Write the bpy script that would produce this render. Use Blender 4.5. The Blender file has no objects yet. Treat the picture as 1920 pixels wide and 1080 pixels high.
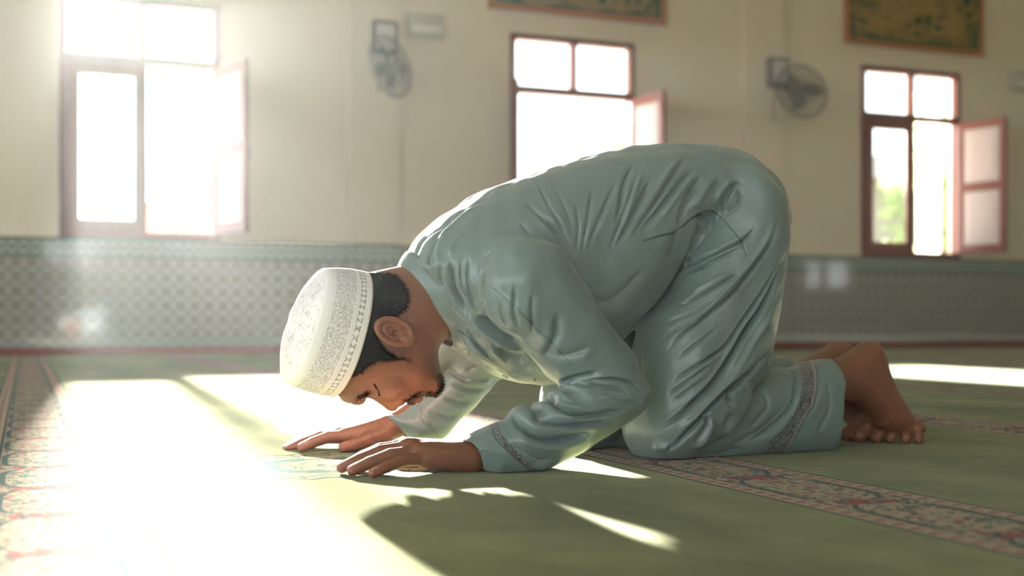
import bpy, bmesh, math, random
import numpy as np
from mathutils import Vector, Matrix
rnd = random.Random(7); np.random.seed(7)
scene = bpy.context.scene
COL = scene.collection

# ------------------------------------------------------------------ camera
F_PX, HZ, VX, CAM_H = 2330.0, 606.0, 45.0, 0.26
YAW = math.atan((960-VX)/F_PX)
S_, C_ = math.sin(YAW), math.cos(YAW)
cam_data = bpy.data.cameras.new('camera'); cam = bpy.data.objects.new('camera', cam_data); COL.objects.link(cam)
cam.location = (0, 0, CAM_H)
cam_data.sensor_width = 36; cam_data.lens = 36*F_PX/1920
cam_data.shift_y = (HZ-540)/1920.0       # level camera, frame shifted up
cam.rotation_euler = (math.pi/2, 0, -YAW)
cam_data.dof.use_dof = True; cam_data.dof.focus_distance = 2.28; cam_data.dof.aperture_fstop = 2.6
cam_data.dof.aperture_blades = 0
cam_data.clip_start = 0.05; cam_data.clip_end = 400
scene.camera = cam

# ------------------------------------------------------------------ world, sun, exposure
world = bpy.data.worlds.new('sky'); scene.world = world; world.use_nodes = True
bg = world.node_tree.nodes['Background']; bg.inputs[0].default_value = (0.90, 0.955, 1.0, 1); bg.inputs[1].default_value = 4.15
SUN_EL, SUN_AZ = math.radians(12.9), math.radians(2.7)
sun_d = bpy.data.lights.new('sun', 'SUN'); sun_d.energy = 122; sun_d.angle = math.radians(1.3); sun_d.color = (1.0, 0.96, 0.90)
sun = bpy.data.objects.new('sun', sun_d); COL.objects.link(sun)
sd = Vector((math.sin(SUN_AZ)*math.cos(SUN_EL), math.cos(SUN_AZ)*math.cos(SUN_EL), math.sin(SUN_EL)))
sun.rotation_euler = sd.to_track_quat('Z', 'Y').to_euler(); sun.location = (0.5, 14, 6)
vs = scene.view_settings
vs.view_transform = 'Standard'; vs.look = 'None'; vs.gamma = 1; vs.use_curve_mapping = False; vs.exposure = 0.0
scene.cycles.use_denoising = True
scene.cycles.max_bounces = 10; scene.cycles.diffuse_bounces = 6; scene.cycles.glossy_bounces = 4
scene.cycles.transparent_max_bounces = 12
scene.cycles.sample_clamp_indirect = 12

# ------------------------------------------------------------------ helpers
def P(x, y, Y):
    """point of the photograph carried to the upright plane at distance Y"""
    k = (x-960)/F_PX; z = Y/(C_-k*S_)
    return Vector((z*(S_+k*C_), Y, CAM_H-(y-HZ)/F_PX*z))
def Gp(x, y, h=0.0):
    z = F_PX*(CAM_H-h)/(y-HZ); l = (x-960)/F_PX*z
    return Vector((z*S_+l*C_, z*C_-l*S_, h))
def proj(V):
    z = V[:, 0]*S_+V[:, 1]*C_; l = V[:, 0]*C_-V[:, 1]*S_
    return 960+F_PX*l/z, HZ+F_PX*(CAM_H-V[:, 2])/z

def tag(o, label=None, cat=None, group=None, kind=None):
    if label: o['label'] = label
    if cat: o['category'] = cat
    if group: o['group'] = group
    if kind: o['kind'] = kind
    return o
def empty(name, loc=(0, 0, 0), rot=(0, 0, 0)):
    o = bpy.data.objects.new(name, None); COL.objects.link(o); o.location = loc; o.rotation_euler = rot
    o.empty_display_size = 0.05
    return o
def copy_tree(o, parent=None):
    c = o.copy(); COL.objects.link(c)
    if parent is not None: c.parent = parent
    for ch in list(o.children): copy_tree(ch, c)
    return c
def link_mesh(name, me, mat=None, parent=None, smooth=True):
    o = bpy.data.objects.new(name, me); COL.objects.link(o)
    if mat: me.materials.append(mat)
    if parent is not None: o.parent = parent
    if smooth: me.polygons.foreach_set('use_smooth', [True]*len(me.polygons))
    return o
class MB:
    """collects shapes into one mesh"""
    def __init__(s): s.bm = bmesh.new()
    def box(s, c, d, bev=0.0, rot=None, seg=2):
        g = bmesh.ops.create_cube(s.bm, size=1)['verts']
        bmesh.ops.scale(s.bm, vec=d, verts=g)
        if bev > 0:
            es = list({e for v in g for e in v.link_edges})
            r = bmesh.ops.bevel(s.bm, geom=es, offset=bev, segments=seg, affect='EDGES', profile=0.5)
            g = list({v for f in r['faces'] for v in f.verts} | {v for v in g if v.is_valid})
        if rot is not None: bmesh.ops.rotate(s.bm, cent=(0, 0, 0), matrix=rot, verts=g)
        bmesh.ops.translate(s.bm, vec=c, verts=g); return s
    def cyl(s, a, b, r1, r2=None, n=16):
        a = Vector(a); b = Vector(b); d = b-a
        r2 = r1 if r2 is None else r2
        m = Matrix.Translation((a+b)/2) @ d.to_track_quat('Z', 'Y').to_matrix().to_4x4()
        bmesh.ops.create_cone(s.bm, cap_ends=True, segments=n, radius1=r1, radius2=r2, depth=d.length, matrix=m); return s
    def tube(s, pts, r, n=6, closed=False):
        pts = [Vector(p) for p in pts]; N = len(pts); rings = []
        up = Vector((0.13, 0.21, 0.97))
        for i, p in enumerate(pts):
            a = pts[(i-1) % N] if (closed or i > 0) else p; b = pts[(i+1) % N] if (closed or i < N-1) else p
            t = (b-a).normalized(); x = t.cross(up)
            if x.length < 1e-4: x = t.cross(Vector((1, 0, 0)))
            x.normalize(); y = t.cross(x)
            rr = r[i] if hasattr(r, '__len__') else r
            rings.append([s.bm.verts.new(p+(x*math.cos(2*math.pi*k/n)+y*math.sin(2*math.pi*k/n))*rr) for k in range(n)])
        for i in range(N if closed else N-1):
            A, B = rings[i], rings[(i+1) % N]
            for k in range(n): s.bm.faces.new((A[k], A[(k+1) % n], B[(k+1) % n], B[k]))
        if not closed:
            s.bm.faces.new(rings[0][::-1]); s.bm.faces.new(rings[-1])
        return s
    def lathe(s, prof, c=(0, 0, 0), n=32, mat=None):
        rings = []
        for r, z in prof:
            rings.append([s.bm.verts.new(Vector(c)+Vector((r*math.cos(2*math.pi*k/n), r*math.sin(2*math.pi*k/n), z))) for k in range(n)])
        for A, B in zip(rings, rings[1:]):
            for k in range(n): s.bm.faces.new((A[k], A[(k+1) % n], B[(k+1) % n], B[k]))
        return s
    def sphere(s, c, r, u=12, v=8, scale=(1, 1, 1)):
        m = Matrix.Translation(c) @ Matrix.Diagonal((*scale, 1))
        bmesh.ops.create_uvsphere(s.bm, u_segments=u, v_segments=v, radius=r, matrix=m); return s
    def prism(s, pts, axis, a, b):
        """outline pts (2D) pushed along axis from a to b"""
        def mk(p, t):
            return {'y': (p[0], t, p[1]), 'x': (t, p[0], p[1]), 'z': (p[0], p[1], t)}[axis]
        A = [s.bm.verts.new(mk(p, a)) for p in pts]; B = [s.bm.verts.new(mk(p, b)) for p in pts]; n = len(pts)
        s.bm.faces.new(A); s.bm.faces.new(B[::-1])
        for k in range(n): s.bm.faces.new((A[k], B[k], B[(k+1) % n], A[(k+1) % n]))
        return s
    def build(s, name, mat=None, parent=None, smooth=False):
        bmesh.ops.recalc_face_normals(s.bm, faces=s.bm.faces)
        me = bpy.data.meshes.new(name); s.bm.to_mesh(me); s.bm.free()
        return link_mesh(name, me, mat, parent, smooth)

# ------------------------------------------------------------------ materials
class NT:
    def __init__(s, name):
        s.m = bpy.data.materials.new(name); s.m.use_nodes = True
        s.t = s.m.node_tree; s.n = s.t.nodes; s.b = s.n['Principled BSDF']; s._c = None
    def link(s, a, b): s.t.links.new(a, b)
    def put(s, inp, v):
        if isinstance(v, bpy.types.NodeSocket): s.link(v, inp)
        elif v is not None: inp.default_value = v
    def math(s, op, a, b=None, c=None, clamp=False):
        n = s.n.new('ShaderNodeMath'); n.operation = op; n.use_clamp = clamp
        s.put(n.inputs[0], a)
        if b is not None: s.put(n.inputs[1], b)
        if c is not None: s.put(n.inputs[2], c)
        return n.outputs[0]
    def coord(s, kind='Object'):
        if s._c is None: s._c = s.n.new('ShaderNodeTexCoord')
        return s._c.outputs[kind]
    def xyz(s, v=None):
        n = s.n.new('ShaderNodeSeparateXYZ'); s.link(v or s.coord(), n.inputs[0]); return n.outputs
    def comb(s, x, y, z=0.0):
        n = s.n.new('ShaderNodeCombineXYZ')
        for i, v in enumerate((x, y, z)): s.put(n.inputs[i], v)
        return n.outputs[0]
    def mapping(s, v, scale=(1, 1, 1), rot=(0, 0, 0), loc=(0, 0, 0)):
        n = s.n.new('ShaderNodeMapping'); s.link(v, n.inputs[0]); n.inputs[1].default_value = loc
        n.inputs[2].default_value = rot; n.inputs[3].default_value = scale; return n.outputs[0]
    def noise(s, scale, v=None, detail=3, rough=0.5, dist=0.0, out=0):
        n = s.n.new('ShaderNodeTexNoise'); s.link(v or s.coord(), n.inputs['Vector'])
        n.inputs['Scale'].default_value = scale; n.inputs['Detail'].default_value = detail
        n.inputs['Roughness'].default_value = rough; n.inputs['Distortion'].default_value = dist; return n.outputs[out]
    def voronoi(s, scale, v=None, feature='F1', out=0, rand=1.0):
        n = s.n.new('ShaderNodeTexVoronoi'); n.feature = feature; s.link(v or s.coord(), n.inputs['Vector'])
        n.inputs['Scale'].default_value = scale; n.inputs['Randomness'].default_value = rand; return n.outputs[out]
    def ramp(s, f, stops, interp='LINEAR'):
        n = s.n.new('ShaderNodeValToRGB'); s.link(f, n.inputs[0]); e = n.color_ramp.elements; n.color_ramp.interpolation = interp
        while len(e) < len(stops): e.new(0.5)
        for k, (p, c) in enumerate(stops): e[k].position = p; e[k].color = (*c, 1) if len(c) == 3 else c
        return n.outputs[0]
    def mix(s, f, a, b):
        n = s.n.new('ShaderNodeMix'); n.data_type = 'RGBA'; s.put(n.inputs[0], f)
        s.put(n.inputs[6], (*a, 1) if isinstance(a, tuple) else a); s.put(n.inputs[7], (*b, 1) if isinstance(b, tuple) else b)
        return n.outputs[2]
    def band(s, v, lo, hi):   # 1 inside lo..hi
        return s.math('MULTIPLY', s.math('GREATER_THAN', v, lo), s.math('LESS_THAN', v, hi))
    def attr(s, name):
        n = s.n.new('ShaderNodeAttribute'); n.attribute_name = name; return n.outputs['Fac']
    def bump(s, h, strength=0.3, dist=0.01):
        n = s.n.new('ShaderNodeBump'); n.inputs['Strength'].default_value = strength; n.inputs['Distance'].default_value = dist
        s.link(h, n.inputs['Height']); s.link(n.outputs[0], s.b.inputs['Normal']); return n
    def set(s, **k):
        for a, v in k.items():
            i = s.b.inputs[a.replace('_', ' ')]
            if isinstance(v, tuple) and len(v) == 3 and i.type == 'RGBA': v = (*v, 1)
            s.put(i, v)
        return s
def plain(name, col, rough=0.6, var=0.08, scale=20, **k):
    t = NT(name); n = t.noise(scale)
    t.set(Base_Color=t.mix(n, tuple(c*(1-var) for c in col), tuple(min(1, c*(1+var)) for c in col)), Roughness=rough, **k)
    return t.m
# ------------------------------------------------------------------ room materials
WALL_Y = 10.6
def m_wall():
    t = NT('cream_wall_paint'); n = t.noise(1.3, detail=4)
    t.set(Base_Color=t.mix(n, (0.62, 0.53, 0.40), (0.69, 0.60, 0.46)), Roughness=0.55); t.bump(t.noise(60), 0.1, 0.002); return t.m
def m_wood():
    t = NT('red_brown_wood'); v = t.mapping(t.coord(), (6, 6, 1.2)); n = t.noise(5, v, 5, 0.6, 1.0)
    t.set(Base_Color=t.mix(n, (0.13, 0.030, 0.014), (0.26, 0.070, 0.032)), Roughness=0.42); return t.m
def m_tile():
    t = NT('patterned_dado_tile')
    X, Y, Z = t.xyz()
    # square tiles 0.2 m with an eight-point lattice in grey greens
    S = 0.115
    u = t.math('FRACT', t.math('DIVIDE', X, S)); v = t.math('FRACT', t.math('DIVIDE', Z, S))
    cu = t.math('ABSOLUTE', t.math('SUBTRACT', u, 0.5)); cv = t.math('ABSOLUTE', t.math('SUBTRACT', v, 0.5))
    dia = t.math('ADD', cu, cv); mx = t.math('MAXIMUM', cu, cv)
    star = t.math('MINIMUM', t.math('SUBTRACT', dia, 0.34), t.math('SUBTRACT', mx, 0.25))
    ring = t.math('LESS_THAN', t.math('ABSOLUTE', star), 0.035)
    inner = t.math('LESS_THAN', star, -0.13)
    lat = t.math('LESS_THAN', t.math('ABSOLUTE', t.math('SUBTRACT', t.math('ABSOLUTE', t.math('SUBTRACT', cu, cv)), 0.16)), 0.03)
    corner = t.math('GREATER_THAN', dia, 0.84)
    c = t.mix(ring, (0.31, 0.30, 0.265), (0.11, 0.125, 0.11))
    c = t.mix(lat, c, (0.16, 0.18, 0.16)); c = t.mix(inner, c, (0.19, 0.155, 0.115)); c = t.mix(corner, c, (0.10, 0.13, 0.12))
    # frieze on top: narrow green lines and a scroll row
    fr = t.math('GREATER_THAN', Z, 0.79)
    fu = t.math('FRACT', t.math('DIVIDE', X, 0.085)); w = t.math('ABSOLUTE', t.math('SUBTRACT', fu, 0.5))
    zz = t.math('ABSOLUTE', t.math('DIVIDE', t.math('SUBTRACT', Z, 0.868), 0.05))
    scr = t.math('LESS_THAN', t.math('ABSOLUTE', t.math('SUBTRACT', t.math('ADD', w, t.math('MULTIPLY', zz, 0.5)), 0.42)), 0.10)
    fc = t.mix(scr, (0.30, 0.33, 0.28), (0.07, 0.13, 0.10))
    for lo, hi in ((0.79, 0.812), (0.925, 0.952)): fc = t.mix(t.band(Z, lo, hi), fc, (0.062, 0.112, 0.085))
    c = t.mix(fr, c, fc)
    grout = t.math('GREATER_THAN', t.math('MAXIMUM', cu, cv), 0.49)
    c = t.mix(t.math('MULTIPLY', grout, 0.5), c, (0.3, 0.3, 0.27))
    t.set(Base_Color=c, Roughness=0.05, Specular_IOR_Level=0.65); t.bump(t.noise(2.2), 0.05, 0.01); return t.m
def m_carpet():
    t = NT('green_carpet_pile')
    X, Y, Z = t.xyz()
    n1 = t.noise(3.2, t.mapping(t.coord(), (1, 0.7, 1)), 5, 0.55); n2 = t.noise(420, detail=2)
    g = t.ramp(n1, [(0.32, (0.095, 0.108, 0.032)), (0.5, (0.170, 0.180, 0.068)), (0.68, (0.250, 0.255, 0.115))])
    g = t.mix(t.math('MULTIPLY', n2, 0.5), g, (0.13, 0.15, 0.05))
    # woven stripes running to the wall, every 1.115 m
    PER = 1.115
    u = t.math('SUBTRACT', t.math('MULTIPLY', t.math('FRACT', t.math('ADD', t.math('DIVIDE', t.math('SUBTRACT', X, 1.147), PER), 0.5)), PER), PER/2)
    au = t.math('ABSOLUTE', u)
    instr = t.math('LESS_THAN', au, 0.119)
    VP = 0.30
    vv = t.math('FRACT', t.math('DIVIDE', Y, VP)); cv = t.math('ABSOLUTE', t.math('SUBTRACT', vv, 0.5))   # 0 mid cartouche .. .5 joint
    base = t.mix(t.noise(35, detail=2), (0.25, 0.18, 0.11), (0.35, 0.265, 0.175))
    uv = t.comb(u, Y, 0.0)
    d1 = t.voronoi(62, uv); c1 = t.voronoi(62, uv, out=1)
    cs = t.n.new('ShaderNodeSeparateColor'); t.link(c1, cs.inputs[0])
    blot = t.math('LESS_THAN', d1, 0.42)
    rsel = t.math('MULTIPLY', blot, t.math('GREATER_THAN', cs.outputs[0], 0.66))
    gsel = t.math('MULTIPLY', blot, t.math('LESS_THAN', cs.outputs[0], 0.42))
    c = t.mix(rsel, base, (0.20, 0.030, 0.022)); c = t.mix(gsel, c, (0.035, 0.07, 0.05))
    scroll = t.math('LESS_THAN', t.math('ABSOLUTE', t.math('SUBTRACT', t.noise(26, uv, 1, 0.4, 1.5), 0.5)), 0.03)
    c = t.mix(scroll, c, (0.05, 0.08, 0.055))
    # cartouche outline
    half = t.math('MULTIPLY', t.math('SUBTRACT', 1.0, t.math('POWER', t.math('MULTIPLY', cv, 2.0), 5.0)), 0.066)
    outl = t.math('LESS_THAN', t.math('ABSOLUTE', t.math('SUBTRACT', au, half)), 0.0050)
    c = t.mix(outl, c, (0.02, 0.05, 0.038))
    joint = t.math('MULTIPLY', t.math('GREATER_THAN', cv, 0.425), t.math('LESS_THAN', au, 0.05))
    jn = t.noise(48, uv, 1)
    jc = t.mix(t.math('GREATER_THAN', jn, 0.52), (0.26, 0.03, 0.025), (0.018, 0.045, 0.035))
    c = t.mix(t.math('MULTIPLY', joint, t.math('GREATER_THAN', t.noise(60, uv, 1), 0.42)), c, jc)
    # guard bands with dots
    guard = t.band(au, 0.078, 0.112)
    gv = t.math('FRACT', t.math('DIVIDE', Y, 0.036)); gd = t.math('ADD', t.math('POWER', t.math('DIVIDE', t.math('SUBTRACT', au, 0.095), 0.0085), 2.0), t.math('POWER', t.math('DIVIDE', t.math('SUBTRACT', gv, 0.5), 0.24), 2.0))
    gc = t.mix(t.math('LESS_THAN', gd, 1.0), (0.36, 0.26, 0.17), (0.165, 0.028, 0.022))
    gc = t.mix(t.math('MULTIPLY', t.math('LESS_THAN', t.math('ABSOLUTE', t.math('SUBTRACT', gv, 0.0)), 0.14), t.band(au, 0.088, 0.101)), gc, (0.03, 0.07, 0.05))
    c = t.mix(guard, c, gc)
    for a in (0.0765, 0.1125, 0.1185): c = t.mix(t.math('LESS_THAN', t.math('ABSOLUTE', t.math('SUBTRACT', au, a)), 0.0028), c, (0.022, 0.04, 0.03))
    col = t.mix(instr, g, c)
    # the long leaf shaped medallion under the hands
    cx = t.math('DIVIDE', t.math('SUBTRACT', X, 0.16), 0.93)     # 0..1 along
    sh = t.math('MULTIPLY', t.math('POWER', t.math('MAXIMUM', cx, 0.0), 0.62), t.math('POWER', t.math('MAXIMUM', t.math('SUBTRACT', 1.0, cx), 0.0), 0.85))
    hw = t.math('ADD', t.math('MULTIPLY', sh, 0.56), 1e-4)
    wig = t.math('MULTIPLY', t.math('SINE', t.math('MULTIPLY', X, 95.0)), 0.010)
    yy = t.math('ABSOLUTE', t.math('SUBTRACT', Y, 2.25))
    rel = t.math('DIVIDE', t.math('ADD', yy, wig), hw)
    inside = t.math('MULTIPLY', t.math('LESS_THAN', rel, 1.0), t.band(cx, 0.0, 1.0))
    xy = t.comb(X, Y, 0.0)
    mb = t.mix(t.noise(30, xy), (0.22, 0.21, 0.09), (0.30, 0.27, 0.14))
    e1 = t.voronoi(40, xy, 'DISTANCE_TO_EDGE')
    mb = t.mix(t.math('LESS_THAN', t.math('ABSOLUTE', t.math('SUBTRACT', t.noise(15, xy, 1, 0.4, 2.0), 0.5)), 0.03), mb, (0.04, 0.07, 0.045))
    d2 = t.voronoi(46, xy); c2 = t.voronoi(46, xy, out=1); cs2 = t.n.new('ShaderNodeSeparateColor'); t.link(c2, cs2.inputs[0])
    mb = t.mix(t.math('MULTIPLY', t.math('LESS_THAN', d2, 0.24), t.math('GREATER_THAN', cs2.outputs[0], 0.72)), mb, (0.30, 0.09, 0.07))
    mb = t.mix(t.math('MULTIPLY', t.math('LESS_THAN', d2, 0.24), t.math('LESS_THAN', cs2.outputs[0], 0.3)), mb, (0.07, 0.12, 0.08))
    for a, w, cc in ((0.965, 0.035, (0.015, 0.03, 0.02)), (0.80, 0.025, (0.03, 0.05, 0.03)), (0.45, 0.04, (0.03, 0.08, 0.06))):
        mb = t.mix(t.math('LESS_THAN', t.math('ABSOLUTE', t.math('SUBTRACT', rel, a)), w), mb, cc)
    # crescent leaf in the middle
    r2 = t.math('SQRT', t.math('ADD', t.math('POWER', t.math('SUBTRACT', X, 0.50), 2.0), t.math('POWER', t.math('MULTIPLY', t.math('SUBTRACT', Y, 2.25), 0.8), 2.0)))
    cres = t.math('MULTIPLY', t.band(r2, 0.075, 0.098), t.math('LESS_THAN', X, 0.50))
    mb = t.mix(cres, mb, (0.04, 0.10, 0.07))
    col = t.mix(t.math('MULTIPLY', inside, t.math('SUBTRACT', 1.0, instr)), col, mb)
    t.set(Base_Color=col, Roughness=0.75, Specular_IOR_Level=0.0, Sheen_Weight=0.10, Sheen_Roughness=0.4)
    h = t.math('ADD', t.math('MULTIPLY', t.noise(700, detail=1), 0.5), t.math('MULTIPLY', t.noise(60, detail=3), 0.8))
    t.bump(h, 0.4, 0.003); return t.m
M = dict(wall=m_wall(), wood=m_wood(), tile=m_tile(), carpet=m_carpet(),
         ceiling=plain('white_ceiling', (0.72, 0.69, 0.62), 0.8), base=plain('dark_red_skirting', (0.17, 0.035, 0.02), 0.3),
         sashpanel=plain('sky_glare_sash_panel', (0.60, 0.50, 0.46), 0.12), metal=plain('brushed_metal', (0.45, 0.44, 0.42), 0.35, Metallic=0.9),
         fanplastic=plain('grey_fan_plastic', (0.13, 0.12, 0.095), 0.4), fanpale=plain('pale_fan_housing', (0.46, 0.43, 0.39), 0.4),
         blade=plain('smoky_fan_blade', (0.17, 0.17, 0.15), 0.25), box=plain('grey_wall_box', (0.44, 0.42, 0.35), 0.5), boxlight=plain('pale_box_face', (0.58, 0.56, 0.52), 0.4),
         goldframe=plain('orange_brown_frame', (0.38, 0.15, 0.045), 0.4), concrete=plain('outdoor_paving', (0.45, 0.42, 0.37), 0.9),
         outwall=plain('outdoor_plaster', (0.30, 0.28, 0.24), 0.8), roof=plain('clay_roof_tile', (0.45, 0.17, 0.09), 0.7),
         leaf=plain('garden_leaf', (0.16, 0.30, 0.05), 0.5, 0.5, 3), bark=plain('bark', (0.16, 0.11, 0.07), 0.9), post=plain('white_post_paint', (0.8, 0.8, 0.78), 0.5))
def m_glass():
    t = NT('window_glass'); t.n.remove(t.b)
    out = t.n['Material Output']; g = t.n.new('ShaderNodeBsdfGlossy'); g.inputs['Roughness'].default_value = 0.03
    tr = t.n.new('ShaderNodeBsdfTransparent'); tr.inputs[0].default_value = (0.93, 0.95, 0.94, 1)
    fr = t.n.new('ShaderNodeFresnel'); fr.inputs[0].default_value = 1.45
    mx = t.n.new('ShaderNodeMixShader'); t.link(fr.outputs[0], mx.inputs[0]); t.link(tr.outputs[0], mx.inputs[1]); t.link(g.outputs[0], mx.inputs[2])
    t.link(mx.outputs[0], out.inputs[0]); return t.m
M['glass'] = m_glass()
def m_leaf():
    t = NT('sunlit_leaf'); n = t.noise(3); c = t.mix(n, (0.24, 0.33, 0.13), (0.40, 0.47, 0.27)); t.put(t.b.inputs['Base Color'], c)
    tl = t.n.new('ShaderNodeBsdfTranslucent'); t.link(c, tl.inputs[0]); mx = t.n.new('ShaderNodeMixShader'); mx.inputs[0].default_value = 0.5
    t.link(t.b.outputs[0], mx.inputs[1]); t.link(tl.outputs[0], mx.inputs[2]); t.link(mx.outputs[0], t.n['Material Output'].inputs[0]); return t.m
M['leaf'] = m_leaf()
def m_callig():
    t = NT('green_panel_ground'); n = t.noise(30, detail=2)
    t.set(Base_Color=t.mix(n, (0.022, 0.070, 0.035), (0.05, 0.10, 0.045)), Roughness=0.5); return t.m
M['panelgreen'] = m_callig(); M['gold'] = plain('dull_gold', (0.30, 0.19, 0.045), 0.4)
M['teal'] = plain('teal_paint', (0.02, 0.14, 0.11), 0.5)

# ------------------------------------------------------------------ shell
XL, XR, YF = -9.0, 22.0, -6.0
ZC = 4.3
fl = MB().box(((XL+XR)/2, (WALL_Y+YF)/2, -0.10), (XR-XL, WALL_Y-YF+0.6, 0.18)).build('floor', M['concrete']); tag(fl, kind='structure')
cp = MB().box(((XL+XR)/2, (WALL_Y+YF)/2, -0.006), (XR-XL-0.2, WALL_Y-YF-0.02, 0.012)).build('carpet', M['carpet'])
tag(cp, 'green wall-to-wall carpet with woven floral stripes covering the prayer hall floor', 'carpet')
ce = MB().box(((XL+XR)/2, (WALL_Y+YF)/2, ZC+0.1), (XR-XL+0.5, WALL_Y-YF+0.8, 0.2)).build('ceiling', M['ceiling']); tag(ce, kind='structure')
WX = [0.26+3.88*k for k in range(-2, 5)]; WW = 1.27; Z0, Z1, ZT = 0.95, 2.92, 2.41; TH = 0.16
w = MB()
xs = [XL]+[v for x in WX for v in (x, x+WW)]+[XR]
for i in range(0, len(xs), 2): w.box(((xs[i]+xs[i+1])/2, WALL_Y+TH/2, ZC/2), (xs[i+1]-xs[i], TH, ZC))
for x in WX:
    w.box((x+WW/2, WALL_Y+TH/2, Z0/2), (WW, TH, Z0)); w.box((x+WW/2, WALL_Y+TH/2, (Z1+ZC)/2), (WW, TH, ZC-Z1))
tag(w.build('wall_back', M['wall']), kind='structure')
# the side behind the camera: wide unseen openings on the left added for fill light, small high windows further right
w = MB(); prev = XL
def hole(a, b, z0, z1):
    global prev
    w.box(((prev+a)/2, YF-TH/2, ZC/2), (a-prev, TH, ZC)); w.box(((a+b)/2, YF-TH/2, (z1+ZC)/2), (b-a, TH, ZC-z1))
    if z0 > 0: w.box(((a+b)/2, YF-TH/2, z0/2), (b-a, TH, z0))
    prev = b
for a, b in ((-8.7, -5.2), (-4.9, -1.2)): hole(a, b, 0, 3.7)
for a, b, z0, z1 in ((0.40, 0.88, 1.48, 1.95), (0.97, 1.48, 1.45, 1.95), (2.95, 3.3, 1.6, 1.85), (18.9, 19.3, 1.2, 1.85), (19.5, 20.2, 1.2, 1.85)): hole(a, b, z0, z1)
w.box(((prev+XR)/2, YF-TH/2, ZC/2), (XR-prev, TH, ZC))
tag(w.build('wall_front', M['wall']), kind='structure')
# side walls, the left one with unseen openings added to let in fill light
for nm, x, ops in (('wall_left', XL, [(-5.6, -1.2), (-0.8, 3.4), (3.8, 7.6)]), ('wall_right', XR, [])):
    w = MB(); prev = YF
    for a, b in ops:
        w.box((x, (prev+a)/2, ZC/2), (TH, a-prev, ZC)); w.box((x, (a+b)/2, (3.7+ZC)/2), (TH, b-a, ZC-3.7)); prev = b
    w.box((x, (prev+WALL_Y)/2, ZC/2), (TH, WALL_Y-prev, ZC)); tag(w.build(nm, M['wall']), kind='structure')
# pilasters between the windows, dado tiles, skirting
PX = [2.62+3.98*k for k in (-1, 0, 1, 2, 3)]
k = 1
for x in PX:
    b = MB().box((x+0.225, WALL_Y-0.03, ZC/2+0.48), (0.46, 0.06, ZC-0.96), 0.004); tag(b.build('trim_%d' % k, M['wall']), kind='structure'); k += 1
d = MB().box(((XL+XR)/2, WALL_Y-0.006, 0.505), (XR-XL, 0.012, 0.89))
for x in PX: d.box((x+0.225, WALL_Y-0.036, 0.505), (0.484, 0.072, 0.89))
tag(d.build('trim_%d' % k, M['tile']), kind='structure'); k += 1
b = MB().box(((XL+XR)/2, WALL_Y-0.012, 0.03), (XR-XL, 0.024, 0.075), 0.004)
for x in PX: b.box((x+0.225, WALL_Y-0.042, 0.03), (0.50, 0.084, 0.075), 0.004)
tag(b.build('baseboard_back', M['base']), kind='structure')

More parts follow.
